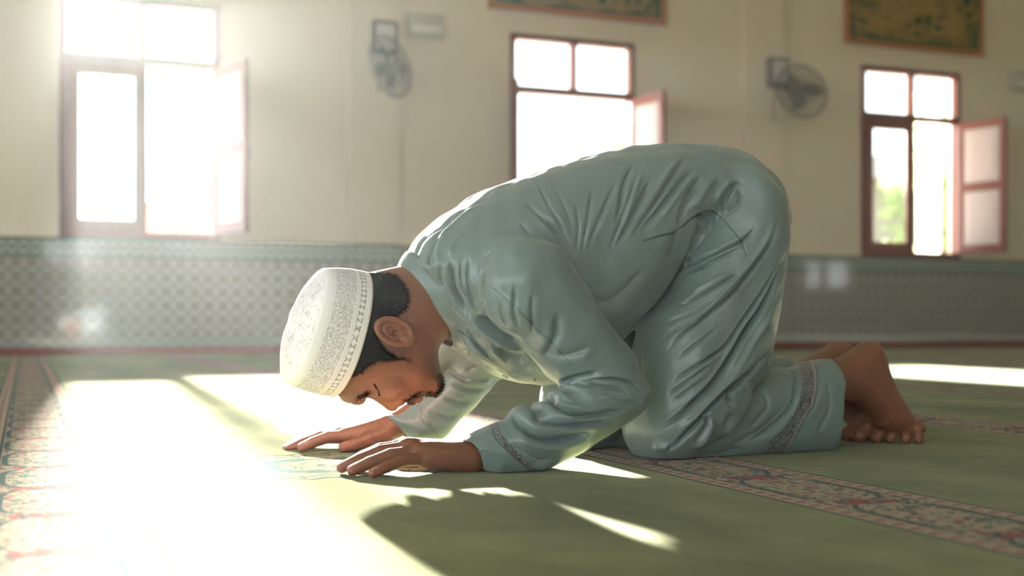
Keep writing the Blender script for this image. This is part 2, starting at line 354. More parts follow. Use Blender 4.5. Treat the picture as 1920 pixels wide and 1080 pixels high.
# ------------------------------------------------------------------ windows
def window(n, x, deg=-75, left_open=False):
    f = MB(); fw = 0.055; y = WALL_Y+0.03; dp = 0.11
    for xx in (x+fw/2, x+WW-fw/2): f.box((xx, y, (Z0+Z1)/2), (fw, dp, Z1-Z0), 0.006)
    for zz, hh in ((Z0+fw/2, fw), (Z1-fw/2, fw), (ZT, 0.07)): f.box((x+WW/2, y, zz), (WW-fw, dp, hh), 0.006)
    f.box((x+WW/2+0.01, y, (ZT+Z1)/2), (0.05, dp, Z1-ZT-0.03), 0.006)
    root = tag(f.build('window_%d' % n, M['wood']), kind='structure')
    for a, b_ in ((x+fw, x+WW/2-0.015), (x+WW/2+0.035, x+WW-fw)):
        MB().box(((a+b_)/2, y, (ZT+Z1)/2), (b_-a, 0.006, Z1-ZT-0.10)).build('pane', M['glass'], root)
    # closed left sash
    s = MB(); sx0, sx1, sz0, sz1, st = x+fw, x+WW/2+0.045, Z0+fw, ZT-0.035, 0.10
    for xx in (sx0+st/2, sx1-st/2): s.box((xx, y-0.02, (sz0+sz1)/2), (st, 0.045, sz1-sz0), 0.006)
    for zz in (sz0+st/2, sz1-st/2): s.box(((sx0+sx1)/2, y-0.02, zz), (sx1-sx0-2*st+0.01, 0.045, st), 0.006)
    sash = s.build('sash', M['wood'], root)
    MB().box(((sx0+sx1)/2, y-0.02, (sz0+sz1)/2), (sx1-sx0-2*st+0.01, 0.006, sz1-sz0-2*st+0.01)).build('pane', M['glass'], sash)
    if left_open:      # this one is swung into the room as well, seen nearly edge-on
        piv = Vector((sx0-0.01, WALL_Y-0.03, 0)); sash.matrix_local = Matrix.Translation(piv) @ Matrix.Rotation(math.radians(-111), 4, 'Z') @ Matrix.Translation(-Vector((sx0, y-0.02, 0)))
    # right sash swung into the room on its hinges
    W2, H2 = 0.56, sz1-sz0+0.02; st2 = 0.075
    def T(o, ang):
        o.parent = root; o.matrix_parent_inverse = Matrix.Identity(4)
        o.location = (x+WW-fw+0.01, WALL_Y-0.03, sz0-0.01); o.rotation_euler = (0, 0, ang)
    ang = math.radians(deg)
    s = MB()
    for xx in (st2/2, W2-st2/2): s.box((xx, 0, H2/2), (st2, 0.04, H2), 0.006)
    for zz, hh in ((0.045, 0.09), (H2*0.5, 0.10), (H2-0.045, 0.09)): s.box((W2/2, 0, zz), (W2-2*st2+0.01, 0.04, hh), 0.005)
    sh = s.build('sash', M['wood']); T(sh, ang)
    for a, b_ in ((0.09, H2*0.5-0.05), (H2*0.5+0.05, H2-0.09)):
        p = MB(); p.box((W2/2, 0, (a+b_)/2), (W2-2*st2+0.01, 0.016, b_-a+0.01)); p.box((W2/2, 0, (a+b_)/2), (W2-2*st2-0.09, 0.03, b_-a-0.09), 0.007)
        p.build('panel', M['sashpanel'], sh)  # pale panel colour stands in for the bright sky reflected on the sash
    MB().cyl((W2-0.03, 0.02, H2*0.48), (W2-0.03, 0.05, H2*0.48), 0.009).cyl((W2-0.03, 0.045, H2*0.42), (W2-0.03, 0.045, H2*0.50), 0.008).build('handle', M['metal'], sh)
    return root
for i, x in enumerate(WX): window(i+1, x, {2: -72, 3: -84, 4: -74}.get(i, -78), i == 3)

# ------------------------------------------------------------------ wall fans, boxes, calligraphy panels
def make_fan(loc, turn, tilt, bx, off, label):
    root = empty('wall_fan', loc); tag(root, label, 'fan', 'wall fans on the pilasters')
    # bracket housing
    h = MB().box((bx, -0.05, 0.17), (0.24, 0.10, 0.30), 0.03, seg=4); h.build('housing', M['fanplastic'], root, True)
    MB().box((bx, -0.103, 0.17), (0.17, 0.012, 0.22), 0.006).build('cover', M['fanpale'], root)
    MB().tube([(bx, -0.09, 0.04), (bx+0.01, -0.16, 0.0), (off[0], off[1]+0.1, off[2]+0.02)], 0.02, 10).build('arm', M['fanplastic'], root, True)
    # motor, cage, blades share a turned frame
    R = Matrix.Translation(off) @ Matrix.Rotation(turn, 4, 'Z') @ Matrix.Rotation(tilt, 4, 'X') @ Matrix.Rotation(math.pi/2, 4, 'X')
    mot = MB().lathe([(0.001, -0.13), (0.04, -0.125), (0.06, -0.09), (0.062, -0.03), (0.05, 0.0), (0.001, 0.0)], n=24).build('motor', M['fanplastic'], root, True); mot.matrix_local = R
    cg = MB(); Rc = 0.275
    for prof in ((0.5, 0.055), (0.97, 0.03), (1.0, 0.0), (0.97, -0.04), (0.5, -0.06)):
        rr, zz = prof; cg.tube([(Rc*rr*math.cos(a), Rc*rr*math.sin(a), zz+0.03) for a in [2*math.pi*q/40 for q in range(40)]], 0.0035 if rr < 0.99 else 0.006, 6, True)
    for q in range(44):
        a = 2*math.pi*q/44; c, s = math.cos(a), math.sin(a)
        cg.tube([(Rc*r*c, Rc*r*s, z+0.03) for r, z in ((0.16, 0.065), (0.5, 0.055), (0.85, 0.042), (0.985, 0.02), (1.0, 0), (0.985, -0.03), (0.8, -0.055), (0.25, -0.06))], 0.0022, 4)
    cg.build('cage', M['fanplastic'], root, True).matrix_local = R
    MB().lathe([(0.001, 0.10), (0.03, 0.099), (0.038, 0.09), (0.036, 0.0), (0.001, 0.0)], n=20).build('hub', M['fanplastic'], root, True).matrix_local = R
    for q in range(3):
        bl = MB(); A = 2*math.pi*q/3; top = []; bot = []
        N = 8; pts = []
        for i in range(N+1):
            t_ = i/N; r = 0.03+0.205*t_; wd = 0.035+0.06*math.sin(math.pi*min(1, t_*0.85+0.1))
            pts.append((r, wd))
        V = {}
        for i, (r, wd) in enumerate(pts):
            for j in range(5):
                a = A+(j/4-0.35)*wd/r*1.3 if r > 0.05 else A+(j/4-0.5)*0.9
                V[i, j] = Vector((r*math.cos(a), r*math.sin(a), 0.035+0.03*(j/4-0.5)))
        for sgn in (1, -1):
            W_ = {k_: bl.bm.verts.new(v+Vector((0, 0, 0.0012*sgn))) for k_, v in V.items()}
            for i in range(N):
                for j in range(4): bl.bm.faces.new((W_[i, j], W_[i+1, j], W_[i+1, j+1], W_[i, j+1]))
        bl.build('blade', M['blade'], root, True).matrix_local = R
    MB().tube([(bx-0.05, -0.06, 0.03), (bx-0.06, -0.07, -0.1), (bx-0.055, -0.06, -0.2), (bx-0.05, -0.05, -0.27)], 0.004, 6).cyl((bx-0.05, -0.05, -0.27), (bx-0.05, -0.05, -0.30), 0.010).build('pull_cord', M['fanplastic'], root, True)
    return root
PS = WALL_Y-0.06
make_fan((2.925, PS, 2.58), math.radians(40), math.radians(-12), 0.0, (-0.02, -0.25, -0.13), 'grey wall fan on the left pilaster, narrow side-on cage below its square housing')
make_fan((6.95, PS, 2.57), math.radians(-2), math.radians(-14), 0.0, (0.12, -0.25, -0.05), 'grey wall fan on the right pilaster, rounder cage swung right of its housing')
def wall_box(c, label):
    b_ = MB().box(c, (0.34, 0.09, 0.21), 0.012, seg=3).build('wall_box', M['box'], None, True)
    tag(b_, label, 'box', 'grey boxes on the wall')
    MB().box((c[0], c[1]-0.047, c[2]-0.035), (0.27, 0.008, 0.06), 0.003).build('cover_strip', M['boxlight'], b_)
wall_box((3.32, WALL_Y-0.045, 2.90), 'small grey box on the cream wall right of the left fan')
wall_box((10.14, WALL_Y-0.045, 2.90), 'small grey box on the cream wall at the right edge, beyond the last window')
def callig(x0, x1, label, seed):
    z0, z1 = 3.12, 3.98; y = WALL_Y-0.03; r = random.Random(seed)
    fr = MB(); fw = 0.055
    for xx in (x0+fw/2, x1-fw/2): fr.box((xx, y, (z0+z1)/2), (fw, 0.05, z1-z0), 0.006)
    for zz in (z0+fw/2, z1-fw/2): fr.box(((x0+x1)/2, y, zz), (x1-x0-2*fw+0.01, 0.05, fw), 0.006)
    root = empty('calligraphy_panel', ((x0+x1)/2, WALL_Y, z0)); tag(root, label, 'wall panel', 'calligraphy panels above the windows')
    def adopt(o): o.parent = root; o.matrix_parent_inverse = Matrix.Translation(-Vector(root.location)); return o
    adopt(fr.build('frame', M['goldframe']))
    adopt(MB().box(((x0+x1)/2, y+0.008, (z0+z1)/2), (x1-x0-0.08, 0.03, z1-z0-0.08)).build('ground', M['panelgreen']))
    # gold cartouche and flowing strokes
    g = MB(); yy = y-0.014; cx, cz = (x0+x1)/2, (z0+z1)/2; a, b_ = (x1-x0)/2-0.12, (z1-z0)/2-0.10
    def lens(sa, sb, n=72):
        o = []
        for q in range(n):
            t_ = 2*math.pi*q/n; c_, s_ = math.cos(t_), math.sin(t_)
            o.append((cx+sa*math.copysign(abs(c_)**0.55, c_), yy, cz+sb*math.copysign(abs(s_)**0.55, s_)))
        return o
    g.tube(lens(a, b_), 0.010, 5, True); g.tube(lens(a*0.96, b_*0.90), 0.005, 4, True)
    for q in range(110):      # bowls, tails and uprights of interlaced letters
        px = cx+r.uniform(-0.82, 0.82)*a; pz = cz+r.uniform(-0.72, 0.6)*b_; L = r.uniform(0.08, 0.22); k_ = r.choice((0, 1, 2))
        if k_ == 0: pts = [(px+L*1.3*math.cos(t_), yy, pz+L*0.6*math.sin(t_)) for t_ in np.linspace(math.pi, 2.15*math.pi, 12)]
        elif k_ == 1: pts = [(px+0.03*math.sin(t_*3), yy, pz-L*0.7+t_*L*1.5) for t_ in np.linspace(0, 1, 7)]
        else: pts = [(px+L*(0.15+0.1*t_)*math.cos(t_), yy, pz+L*(0.15+0.1*t_)*math.sin(t_)) for t_ in np.linspace(0, 5.5, 16)]
        pts = [(min(max(p[0], x0+0.09), x1-0.09), p[1], min(max(p[2], z0+0.09), z1-0.09)) for p in pts]
        n_ = len(pts); g.tube(pts, [0.006+0.019*math.sin(math.pi*(i+0.6)/(n_+0.2)) for i in range(n_)], 5)
    for q in range(60):
        px = cx+r.uniform(-0.9, 0.9)*a; pz = cz+r.uniform(-0.8, 0.8)*b_; g.sphere((px, yy, pz), 0.012, 6, 4)
    adopt(g.build('gilt_script', M['gold'], None, True))
    c = MB()
    for (sx, sz) in ((-1, -1), (1, -1), (-1, 1), (1, 1)):
        for q in range(9):
            px = cx+sx*(a+0.02-r.random()*0.16); pz = cz+sz*(b_+0.02-r.random()*0.10)
            L = r.uniform(0.02, 0.05); c.tube([(px+L*(0.3+0.2*t_)*math.cos(t_), yy, pz+L*(0.3+0.2*t_)*math.sin(t_)) for t_ in np.linspace(0, 5, 10)], 0.005, 4)
    tag(adopt(c.build('corner_scrolls', M['gold'], None, True)), kind='stuff')
callig(3.92, 5.74, 'gold and green calligraphy panel in an orange-brown frame above the middle window', 3)
callig(7.80, 9.58, 'gold and dark green calligraphy panel in a brown frame above the right window', 11)

# ------------------------------------------------------------------ outdoors
og = MB().box((8, 45, -0.35), (90, 68, 0.3)).build('floor_outdoors', M['concrete']); tag(og, kind='structure')
def building(x0, x1, y, h, label, roofh=1.2, dep=5, rm='roof'):
    root = empty('house', ((x0+x1)/2, y+dep/2, -0.2)); tag(root, label, 'house')
    I = Matrix.Translation(-Vector(root.location))
    def ad(o): o.parent = root; o.matrix_parent_inverse = I; return o
    ad(MB().box(((x0+x1)/2, y+dep/2, h/2-0.1), (x1-x0, dep, h+0.2)).build('walls', M['outwall']))
    ad(MB().prism([(y-0.5, h), (y+dep+0.5, h), (y+dep/2, h+roofh)], 'x', x0-0.5, x1+0.5).build('roof', M[rm]))
    n = max(1, int((x1-x0)/2.2))
    for i in range(n):
        cx = x0+(i+0.5)*(x1-x0)/n
        fr = ad(MB().box((cx, y-0.02, 1.4), (0.9, 0.06, 1.1), 0.01).build('window', M['wood'])); ad(MB().box((cx, y-0.055, 1.4), (0.74, 0.02, 0.94)).build('shutter', M['post']))
    return root
def tree(x, y, h, R, label, seed, z_lo=0.35):
    r = np.random.RandomState(seed); root = empty('tree', (x, y, -0.2)); tag(root, label, 'tree', 'garden trees outside the windows')
    tk = MB(); top = Vector((0.15*R, 0, h*0.72))
    tk.tube([(0, 0, 0), (0.05, 0.02, h*0.3), (0.1, 0, h*0.5), top], [0.13, 0.10, 0.08, 0.04], 8)
    for q in range(6):
        a = q*1.05; tk.tube([(0.08, 0, h*(0.35+0.05*q)), (R*0.4*math.cos(a), R*0.4*math.sin(a), h*(0.55+0.04*q)), (R*0.75*math.cos(a), R*0.75*math.sin(a), h*(0.62+0.05*q))], [0.05, 0.03, 0.012], 6)
    tk.build('trunk', M['bark'], root, True)
    n = 1500; u = r.normal(size=(n, 3)); u /= np.linalg.norm(u, axis=1)[:, None]
    cen = u*(r.rand(n, 1)**0.45)*np.array([R, R, h*(1-z_lo)/2]) + np.array([0, 0, h*(1+z_lo)/2])
    a = r.normal(size=(n, 3)); a /= np.linalg.norm(a, axis=1)[:, None]; b_ = np.cross(a, r.normal(size=(n, 3))); b_ /= np.linalg.norm(b_, axis=1)[:, None]
    L = 0.09+0.07*r.rand(n, 1)
    V = np.concatenate([cen-a*L, cen+b_*L*0.45, cen+a*L, cen-b_*L*0.45], 1).reshape(-1, 3)
    me = bpy.data.meshes.new('foliage'); me.from_pydata(V.tolist(), [], [(4*i, 4*i+1, 4*i+2, 4*i+3) for i in range(n)])
    link_mesh('foliage', me, M['leaf'], root, False)
building(13.5, 30, 24, 3.6, 'pale plastered low house seen through the right window', 1.0, 5, 'outwall')
building(3.6, 10.0, 34, 2.9, 'pale plastered house with a clay tiled roof seen through the left window', 0.8)
for a in ((15.4, 18.0, 4.4, 1.1, 'leafy green tree outside the right window, before the pale house', 1, 0.25), (8.6, 17.0, 3.6, 0.45, 'slender leafy tree outside the middle window', 2, 0.2),
          (10.6, 13.3, 1.5, 0.7, 'low green garden shrub below the right window sill', 5, 0.05), (19.5, 21, 5.2, 2.0, 'broad leafy tree far outside the right window', 9, 0.2)):
    tree(*a)
for x, y in ((10.35, 12.35), (6.5, 12.35)):
    p = MB().box((x, y, 1.45), (0.20, 0.20, 3.3), 0.02); p.box((x, y, 0.0), (0.30, 0.30, 0.4), 0.02); p.box((x, y, 3.05), (0.28, 0.28, 0.12), 0.02)
    tag(p.build('porch_post', M['post']), 'white square porch post standing outside the %s window' % ('right' if x > 8 else 'middle'), 'post')
# ------------------------------------------------------------------ implicit surfaces for the figure
f32 = np.float32
def smooth_poly(pts, n=6):
    """closed Catmull-Rom through the outline"""
    p = np.array(pts, float); N = len(p); out = []
    for i in range(N):
        a, b, c, d = p[(i-1) % N], p[i], p[(i+1) % N], p[(i+2) % N]
        for t in np.arange(n)/n:
            out.append(0.5*((2*b)+(-a+c)*t+(2*a-5*b+4*c-d)*t*t+(-a+3*b-3*c+d)*t**3))
    return np.array(out)
def smooth_line(pts, n=8):
    p = np.array(pts, float); p = np.vstack([2*p[0]-p[1], p, 2*p[-1]-p[-2]]); out = []
    for i in range(1, len(p)-2):
        a, b, c, d = p[i-1], p[i], p[i+1], p[i+2]
        for t in np.arange(n)/n: out.append(0.5*((2*b)+(-a+c)*t+(2*a-5*b+4*c-d)*t*t+(-a+3*b-3*c+d)*t**3))
    out.append(p[-2]); return np.array(out)
def blur2(g, k):
    for _ in range(k):
        g = np.pad(g, 1, 'edge'); g = (g[:-2, 1:-1]+g[2:, 1:-1]+g[1:-1, :-2]+g[1:-1, 2:]+4*g[1:-1, 1:-1])/8
    return g
class Slab:
    """side outline (photo pixels) given a thickness across, with rounded flanks"""
    def __init__(s, px, yc, hw, R, Ry=None, h=0.0025, smooth=True, blur=6, shift=1.0, yref=None):
        s.yc = yc if callable(yc) else (lambda x, v=yc: v); s.hw, s.R, s.Ry = hw, R, (Ry or R)
        q = smooth_poly(px) if smooth else np.array(px, float)
        area = 0.5*np.sum(q[:, 0]*np.roll(q[:, 1], -1)-np.roll(q[:, 0], -1)*q[:, 1])
        t = np.roll(q, -1, 0)-np.roll(q, 1, 0); nx = t[:, 1]/(np.linalg.norm(t, axis=1)+1e-9)*(1 if area > 0 else -1)
        w = []
        for (x, y), n_ in zip(q, nx):
            base = yref if yref is not None else s.yc(P(x, y, 2.2).x)
            v = P(x, y, base-shift*n_*(max(hw-s.Ry, 0.0)+math.tan((YAW+math.atan((x-960)/F_PX))/2)*s.Ry)); w.append((v.x, v.z))
        s.w = w = np.array(w)
        s.lo = w.min(0)-0.06; s.hi = w.max(0)+0.06; s.h = h
        gx = np.arange(s.lo[0], s.hi[0], h); gz = np.arange(s.lo[1], s.hi[1], h)
        A = w; B = np.roll(w, -1, 0); X, Z = np.meshgrid(gx, gz, indexing='ij')
        p = np.stack([X.ravel(), Z.ravel()], 1); best = np.full(len(p), 1e9); ins = np.zeros(len(p), bool)
        for a, b in zip(A, B):
            ab = b-a; L = ab@ab+1e-12; tt = np.clip(((p-a)@ab)/L, 0, 1); dd = p-a-tt[:, None]*ab; best = np.minimum(best, (dd*dd).sum(1))
            c = (a[1] > p[:, 1]) != (b[1] > p[:, 1])
            with np.errstate(divide='ignore', invalid='ignore'): ins ^= c & (p[:, 0] < (b[0]-a[0])*(p[:, 1]-a[1])/(b[1]-a[1])+a[0])
        g = np.sqrt(best)*np.where(ins, -1, 1); g = g.reshape(X.shape)
        g0 = blur2(g, blur); g1 = blur2(g0, 110); m = np.clip((-g0-0.012)/0.035, 0, 1); m = blur2(m*m*(3-2*m), 8)
        s.g = (g0*(1-m)+g1*m).astype(f32)
    def d2(s, p):
        u = (p[:, 0]-s.lo[0])/s.h; v = (p[:, 2]-s.lo[1])/s.h
        U = np.clip(u, 0, s.g.shape[0]-1.001); V = np.clip(v, 0, s.g.shape[1]-1.001)
        i = U.astype(int); j = V.astype(int); a = U-i; b = V-j
        d = (s.g[i, j]*(1-a)*(1-b)+s.g[i+1, j]*a*(1-b)+s.g[i, j+1]*(1-a)*b+s.g[i+1, j+1]*a*b)
        return d+np.sqrt((u-U)**2+(v-V)**2)*s.h
    def __call__(s, p):
        a = s.d2(p)+s.R; b = (np.abs(p[:, 1]-s.yc(p[:, 0]))-(s.hw-s.Ry))*(s.R/s.Ry)
        return np.minimum(np.maximum(a, b), 0)+np.sqrt(np.maximum(a, 0)**2+np.maximum(b, 0)**2)-s.R
def cone(a, b, r1, r2):
    a = np.array(a, float); b = np.array(b, float); ab = b-a; L = ab@ab+1e-12
    def f(p):
        t = np.clip(((p-a)@ab)/L, 0, 1); return np.linalg.norm(p-a-t[:, None]*ab, axis=1)-(r1+(r2-r1)*t)
    return f
def chain(pts, rs, k=0.0):
    fs = [cone(pts[i], pts[i+1], rs[i], rs[i+1]) for i in range(len(pts)-1)]
    return union(fs, k)
def ell(c, r, R=None):
    c = np.array(c, float); r = np.array(r, float); Rm = None if R is None else np.array(R, float)
    def f(p):
        q = p-c
        if Rm is not None: q = q@Rm
        k0 = np.linalg.norm(q/r, axis=1); k1 = np.linalg.norm(q/(r*r), axis=1)+1e-9; return k0*(k0-1)/k1
    return f
def smin(a, b, k):
    if np.isscalar(k) and k <= 0: return np.minimum(a, b)
    h = np.maximum(k-np.abs(a-b), 0)/k; return np.minimum(a, b)-h*h*k*0.25
def smax(a, b, k): return -smin(-a, -b, k)
def union(fs, k=0.0):
    def f(p):
        d = fs[0](p)
        for g in fs[1:]: d = smin(d, g(p), k)
        return d
    return f
def surface(fn, lo, hi, h, name, B=8, margin=1.35):
    """sparse surface nets"""
    lo = np.array(lo, float); n = np.ceil((np.array(hi)-lo)/(h*B)).astype(int)
    I = np.stack(np.meshgrid(*[np.arange(k) for k in n], indexing='ij'), -1).reshape(-1, 3)
    cen = lo+(I+0.5)*B*h; act = []
    for s in range(0, len(I), 200000):
        d = fn(cen[s:s+200000]); act.append(np.abs(d) < margin*B*h*0.87)
    I = I[np.concatenate(act)]
    K = np.array(n)*B+4
    def key(g): return (g[..., 0]*K[1]+g[..., 1])*K[2]+g[..., 2]
    loc = np.stack(np.meshgrid(*[np.arange(B+1)]*3, indexing='ij'), -1)
    VK, VP, E = [], [], [[], [], []]
    CH = 240
    cor = np.array([[a, b, c] for a in (0, 1) for b in (0, 1) for c in (0, 1)])
    for s in range(0, len(I), CH):
        blk = I[s:s+CH]; g = (blk[:, None, None, None, :]*B+loc[None])
        d = fn((lo+g.reshape(-1, 3)*h)).reshape(len(blk), B+1, B+1, B+1)
        sg = d < 0
        cs = np.stack([sg[:, a:a+B, b:b+B, c:c+B] for a, b, c in cor], -1); cnt = cs.sum(-1); m = (cnt > 0) & (cnt < 8)
        if not m.any(): continue
        bi, x, y, z = np.nonzero(m); dv = np.stack([d[bi, x+a, y+b, z+c] for a, b, c in cor], -1)
        acc = np.zeros((len(bi), 3)); num = np.zeros(len(bi))
        for i in range(8):
            for j in range(i+1, 8):
                if np.abs(cor[i]-cor[j]).sum() != 1: continue
                a, b = dv[:, i], dv[:, j]; cr = (a < 0) != (b < 0); t = np.where(cr, a/(a-b+1e-12), 0)
                acc += np.where(cr[:, None], cor[i]+(cor[j]-cor[i])*t[:, None], 0); num += cr
        gc = blk[bi]*B+np.stack([x, y, z], 1); VK.append(key(gc)); VP.append(lo+(gc+acc/num[:, None])*h)
        for ax in range(3):
            sl = [slice(0, B)]*3; sh = list(sl); sh[ax] = slice(1, B+1)
            a = sg[(slice(None), *sl)]; b = sg[(slice(None), *sh)]; bi, x, y, z = np.nonzero(a != b)
            E[ax].append(np.concatenate([blk[bi]*B+np.stack([x, y, z], 1), a[bi, x, y, z][:, None]], 1))
    VK = np.concatenate(VK); VP = np.concatenate(VP); o = np.argsort(VK); VK, VP = VK[o], VP[o]; Q = []
    for ax in range(3):
        e = np.concatenate(E[ax]); g, ins = e[:, :3], e[:, 3].astype(bool); u = np.zeros(3, int); v = np.zeros(3, int); u[(ax+1) % 3] = 1; v[(ax+2) % 3] = 1
        ok = (g > 0).all(1); g, ins = g[ok], ins[ok]
        c = np.stack([key(g-u-v), key(g-v), key(g), key(g-u)], 1); idx = np.clip(np.searchsorted(VK, c), 0, len(VK)-1)
        good = (VK[idx] == c).all(1); idx = idx[good]; ins = ins[good]; idx[~ins] = idx[~ins][:, ::-1]; Q.append(idx)
    return VP, np.concatenate(Q)
def vnormals(V, Q):
    a, b = V[Q[:, 2]]-V[Q[:, 0]], V[Q[:, 3]]-V[Q[:, 1]]; n = np.cross(a, b); N = np.zeros_like(V)
    for k in range(4): np.add.at(N, Q[:, k], n)
    return N/(np.linalg.norm(N, axis=1)[:, None]+1e-12)
def relax(V, Q, it=2, lam=0.5):
    for _ in range(it):
        S = np.zeros_like(V); c = np.zeros(len(V))
        for k in range(4):
            a, b = Q[:, k], Q[:, (k+1) % 4]; np.add.at(S, a, V[b]); np.add.at(S, b, V[a]); np.add.at(c, a, 1); np.add.at(c, b, 1)
        V = V+lam*(S/np.maximum(c, 1)[:, None]-V)
    return V
def to_obj(V, Q, name, mat, parent=None, attrs=None):
    me = bpy.data.meshes.new(name); me.vertices.add(len(V)); me.vertices.foreach_set('co', V.astype(f32).ravel())
    me.loops.add(len(Q)*4); me.loops.foreach_set('vertex_index', Q.astype(np.int32).ravel())
    me.polygons.add(len(Q)); me.polygons.foreach_set('loop_start', np.arange(0, len(Q)*4, 4, dtype=np.int32)); me.polygons.foreach_set('loop_total', np.full(len(Q), 4, np.int32))
    me.update(calc_edges=True); me.validate()
    for k, v in (attrs or {}).items():
        a = me.attributes.new(k, 'FLOAT', 'POINT'); a.data.foreach_set('value', v.astype(f32))
    return link_mesh(name, me, mat, parent, True)
def line_field(px, py, pts, n=8):
    """distance, signed side and position along a curve, in photo pixels"""
    q = smooth_line(pts, n) if len(pts) > 2 else np.array(pts, float)
    seg = np.linalg.norm(np.diff(q, axis=0), axis=1); cum = np.concatenate([[0], np.cumsum(seg)]); tot = cum[-1]
    best = np.full(len(px), 1e9); side = np.zeros(len(px)); T = np.zeros(len(px)); p = np.stack([px, py], 1)
    for i in range(len(q)-1):
        a, ab = q[i], q[i+1]-q[i]; L = ab@ab+1e-9; t = np.clip(((p-a)@ab)/L, 0, 1); d = p-a-t[:, None]*ab; D = np.sqrt((d*d).sum(1))
        m = D < best; best = np.where(m, D, best); sd = np.sign(ab[0]*d[:, 1]-ab[1]*d[:, 0]); side = np.where(m, sd, side); T = np.where(m, (cum[i]+t*seg[i])/tot, T)
    return best, side, T
def strands(name, roots, normals, comb, L, r, mat, parent, seed=0, spread=0.35, lift=0.5):
    rr = np.random.RandomState(seed); n = len(roots); d = comb+normals*lift+rr.normal(size=(n, 3))*spread; d /= np.linalg.norm(d, axis=1)[:, None]
    l = L*(0.6+0.7*rr.rand(n, 1)); a = np.cross(d, normals+0.01); a /= np.linalg.norm(a, axis=1)[:, None]+1e-9; b = np.cross(d, a)
    P0 = roots-normals*0.0015; P1 = roots+d*l*0.5; P2 = roots+d*l-normals*l*0.15; V = []; F = []
    for j, (c, rad) in enumerate(((P0, r), (P1, r*0.9))):
        for k in range(3): V.append(c+(a*math.cos(2.094*k)+b*math.sin(2.094*k))*rad)
    V.append(P2); V = np.stack(V, 1).reshape(-1, 3); tri = []
    for k in range(3): tri += [(k, (k+1) % 3, 3+(k+1) % 3), (k, 3+(k+1) % 3, 3+k), (3+k, 3+(k+1) % 3, 6)]
    tri = np.array(tri); F = (tri[None]+7*np.arange(n)[:, None, None]).reshape(-1, 3)
    me = bpy.data.meshes.new(name); me.from_pydata(V.tolist(), [], F.tolist()); return link_mesh(name, me, mat, parent, True)
def near_bb(px, py, pts, pad):
    q = np.array(pts); return (px > q[:, 0].min()-pad) & (px < q[:, 0].max()+pad) & (py > q[:, 1].min()-pad) & (py < q[:, 1].max()+pad)
def fold(V, N, folds, face=None):
    px, py = proj(V); view = np.array([0, 0, CAM_H])-V; view /= np.linalg.norm(view, axis=1)[:, None]
    fac = np.clip((N*view).sum(1)*3.0+0.25, 0, 1)
    if face is not None: fac = fac*face
    disp = np.zeros(len(V))
    for kind, amp, w, pts in folds:
        ln = sum(math.hypot(pts[i+1][0]-pts[i][0], pts[i+1][1]-pts[i][1]) for i in range(len(pts)-1))
        if kind == 'v': amp = amp*float(np.interp(ln, (30, 70, 120, 220), (0.6, 0.8, 1.0, 1.35)))
        m = near_bb(px, py, pts, w*4) & (fac > 0)
        if not m.any(): continue
        w_ = w*0.8 if kind == 'v' and w < 8 else w
        D, sd, T = line_field(px[m], py[m], pts); s = sd*D/w_
        tap = np.clip(np.minimum(T, 1-T)*3.6+0.05, 0, 1); tap = tap*tap*(3-2*tap)
        if kind == 'v': a_ = np.abs(s); f = -0.55*np.exp(-(a_/0.5)**2)-0.8*np.exp(-a_**1.6*np.where(s > 0, 1.25, 0.7))+0.12*np.exp(-(a_-1.9)**2)
        elif kind == 'r': f = np.exp(-np.abs(s)**1.7*np.where(s > 0, 0.75, 1.2))
        elif kind == 's': f = np.where(s > 0, -np.exp(-s*s*0.6), 0.55*np.exp(-s*s*0.35))     # step: cloth lapping over cloth
        elif kind == 'S': f = np.where(s < 0, -np.exp(-s*s*0.6), 0.55*np.exp(-s*s*0.35))
        disp[m] += amp*0.001*f*tap*fac[m]
    return disp
# ------------------------------------------------------------------ the kneeling man
YM = 2.26
def m_skin():
    t = NT('brown_skin'); n = t.noise(14, detail=4); n2 = t.noise(160, detail=3)
    c = t.mix(n, (0.175, 0.070, 0.038), (0.235, 0.096, 0.053)); c = t.mix(t.attr('pink'), c, (0.30, 0.105, 0.078))
    c = t.mix(t.attr('stubble'), c, (0.03, 0.018, 0.014)); c = t.mix(t.attr('nail'), c, (0.40, 0.21, 0.165))
    t.set(Base_Color=c, Roughness=0.45, Subsurface_Weight=0.18, Subsurface_Scale=0.012); t.b.inputs['Subsurface Radius'].default_value = (1.0, 0.35, 0.2)
    t.bump(t.math('ADD', n2, t.noise(45, detail=4)), 0.22, 0.0022); return t.m
def m_cloth():
    t = NT('sage_satin_cloth'); n = t.noise(3, detail=3)
    c = t.mix(n, (0.130, 0.183, 0.180), (0.154, 0.213, 0.209))
    e = t.attr('emb'); v = t.coord(); w = t.voronoi(95, v, 'DISTANCE_TO_EDGE'); nz = t.noise(95, v, 2, 0.5, 2.5)
    pat = t.mix(t.math('LESS_THAN', t.math('ABSOLUTE', t.math('SUBTRACT', nz, 0.5)), 0.05), (0.03, 0.035, 0.045), (0.24, 0.24, 0.25))
    pat = t.mix(t.math('LESS_THAN', w, 0.05), pat, (0.15, 0.15, 0.165))
    c = t.mix(e, c, pat); c = t.mix(t.attr('seam'), c, (0.05, 0.08, 0.075)); c = t.mix(t.attr('piping'), c, (0.33, 0.30, 0.26))
    t.set(Base_Color=c, Roughness=0.34, Specular_IOR_Level=0.55, Anisotropic=0.3, Sheen_Weight=0.12)
    h = t.math('ADD', t.math('MULTIPLY', t.noise(22, detail=3, rough=0.45), 1.0), t.math('MULTIPLY', t.math('MULTIPLY', nz, e), 0.9))
    t.bump(h, 0.30, 0.006); return t.m
M['skin'] = m_skin(); M['cloth'] = m_cloth()
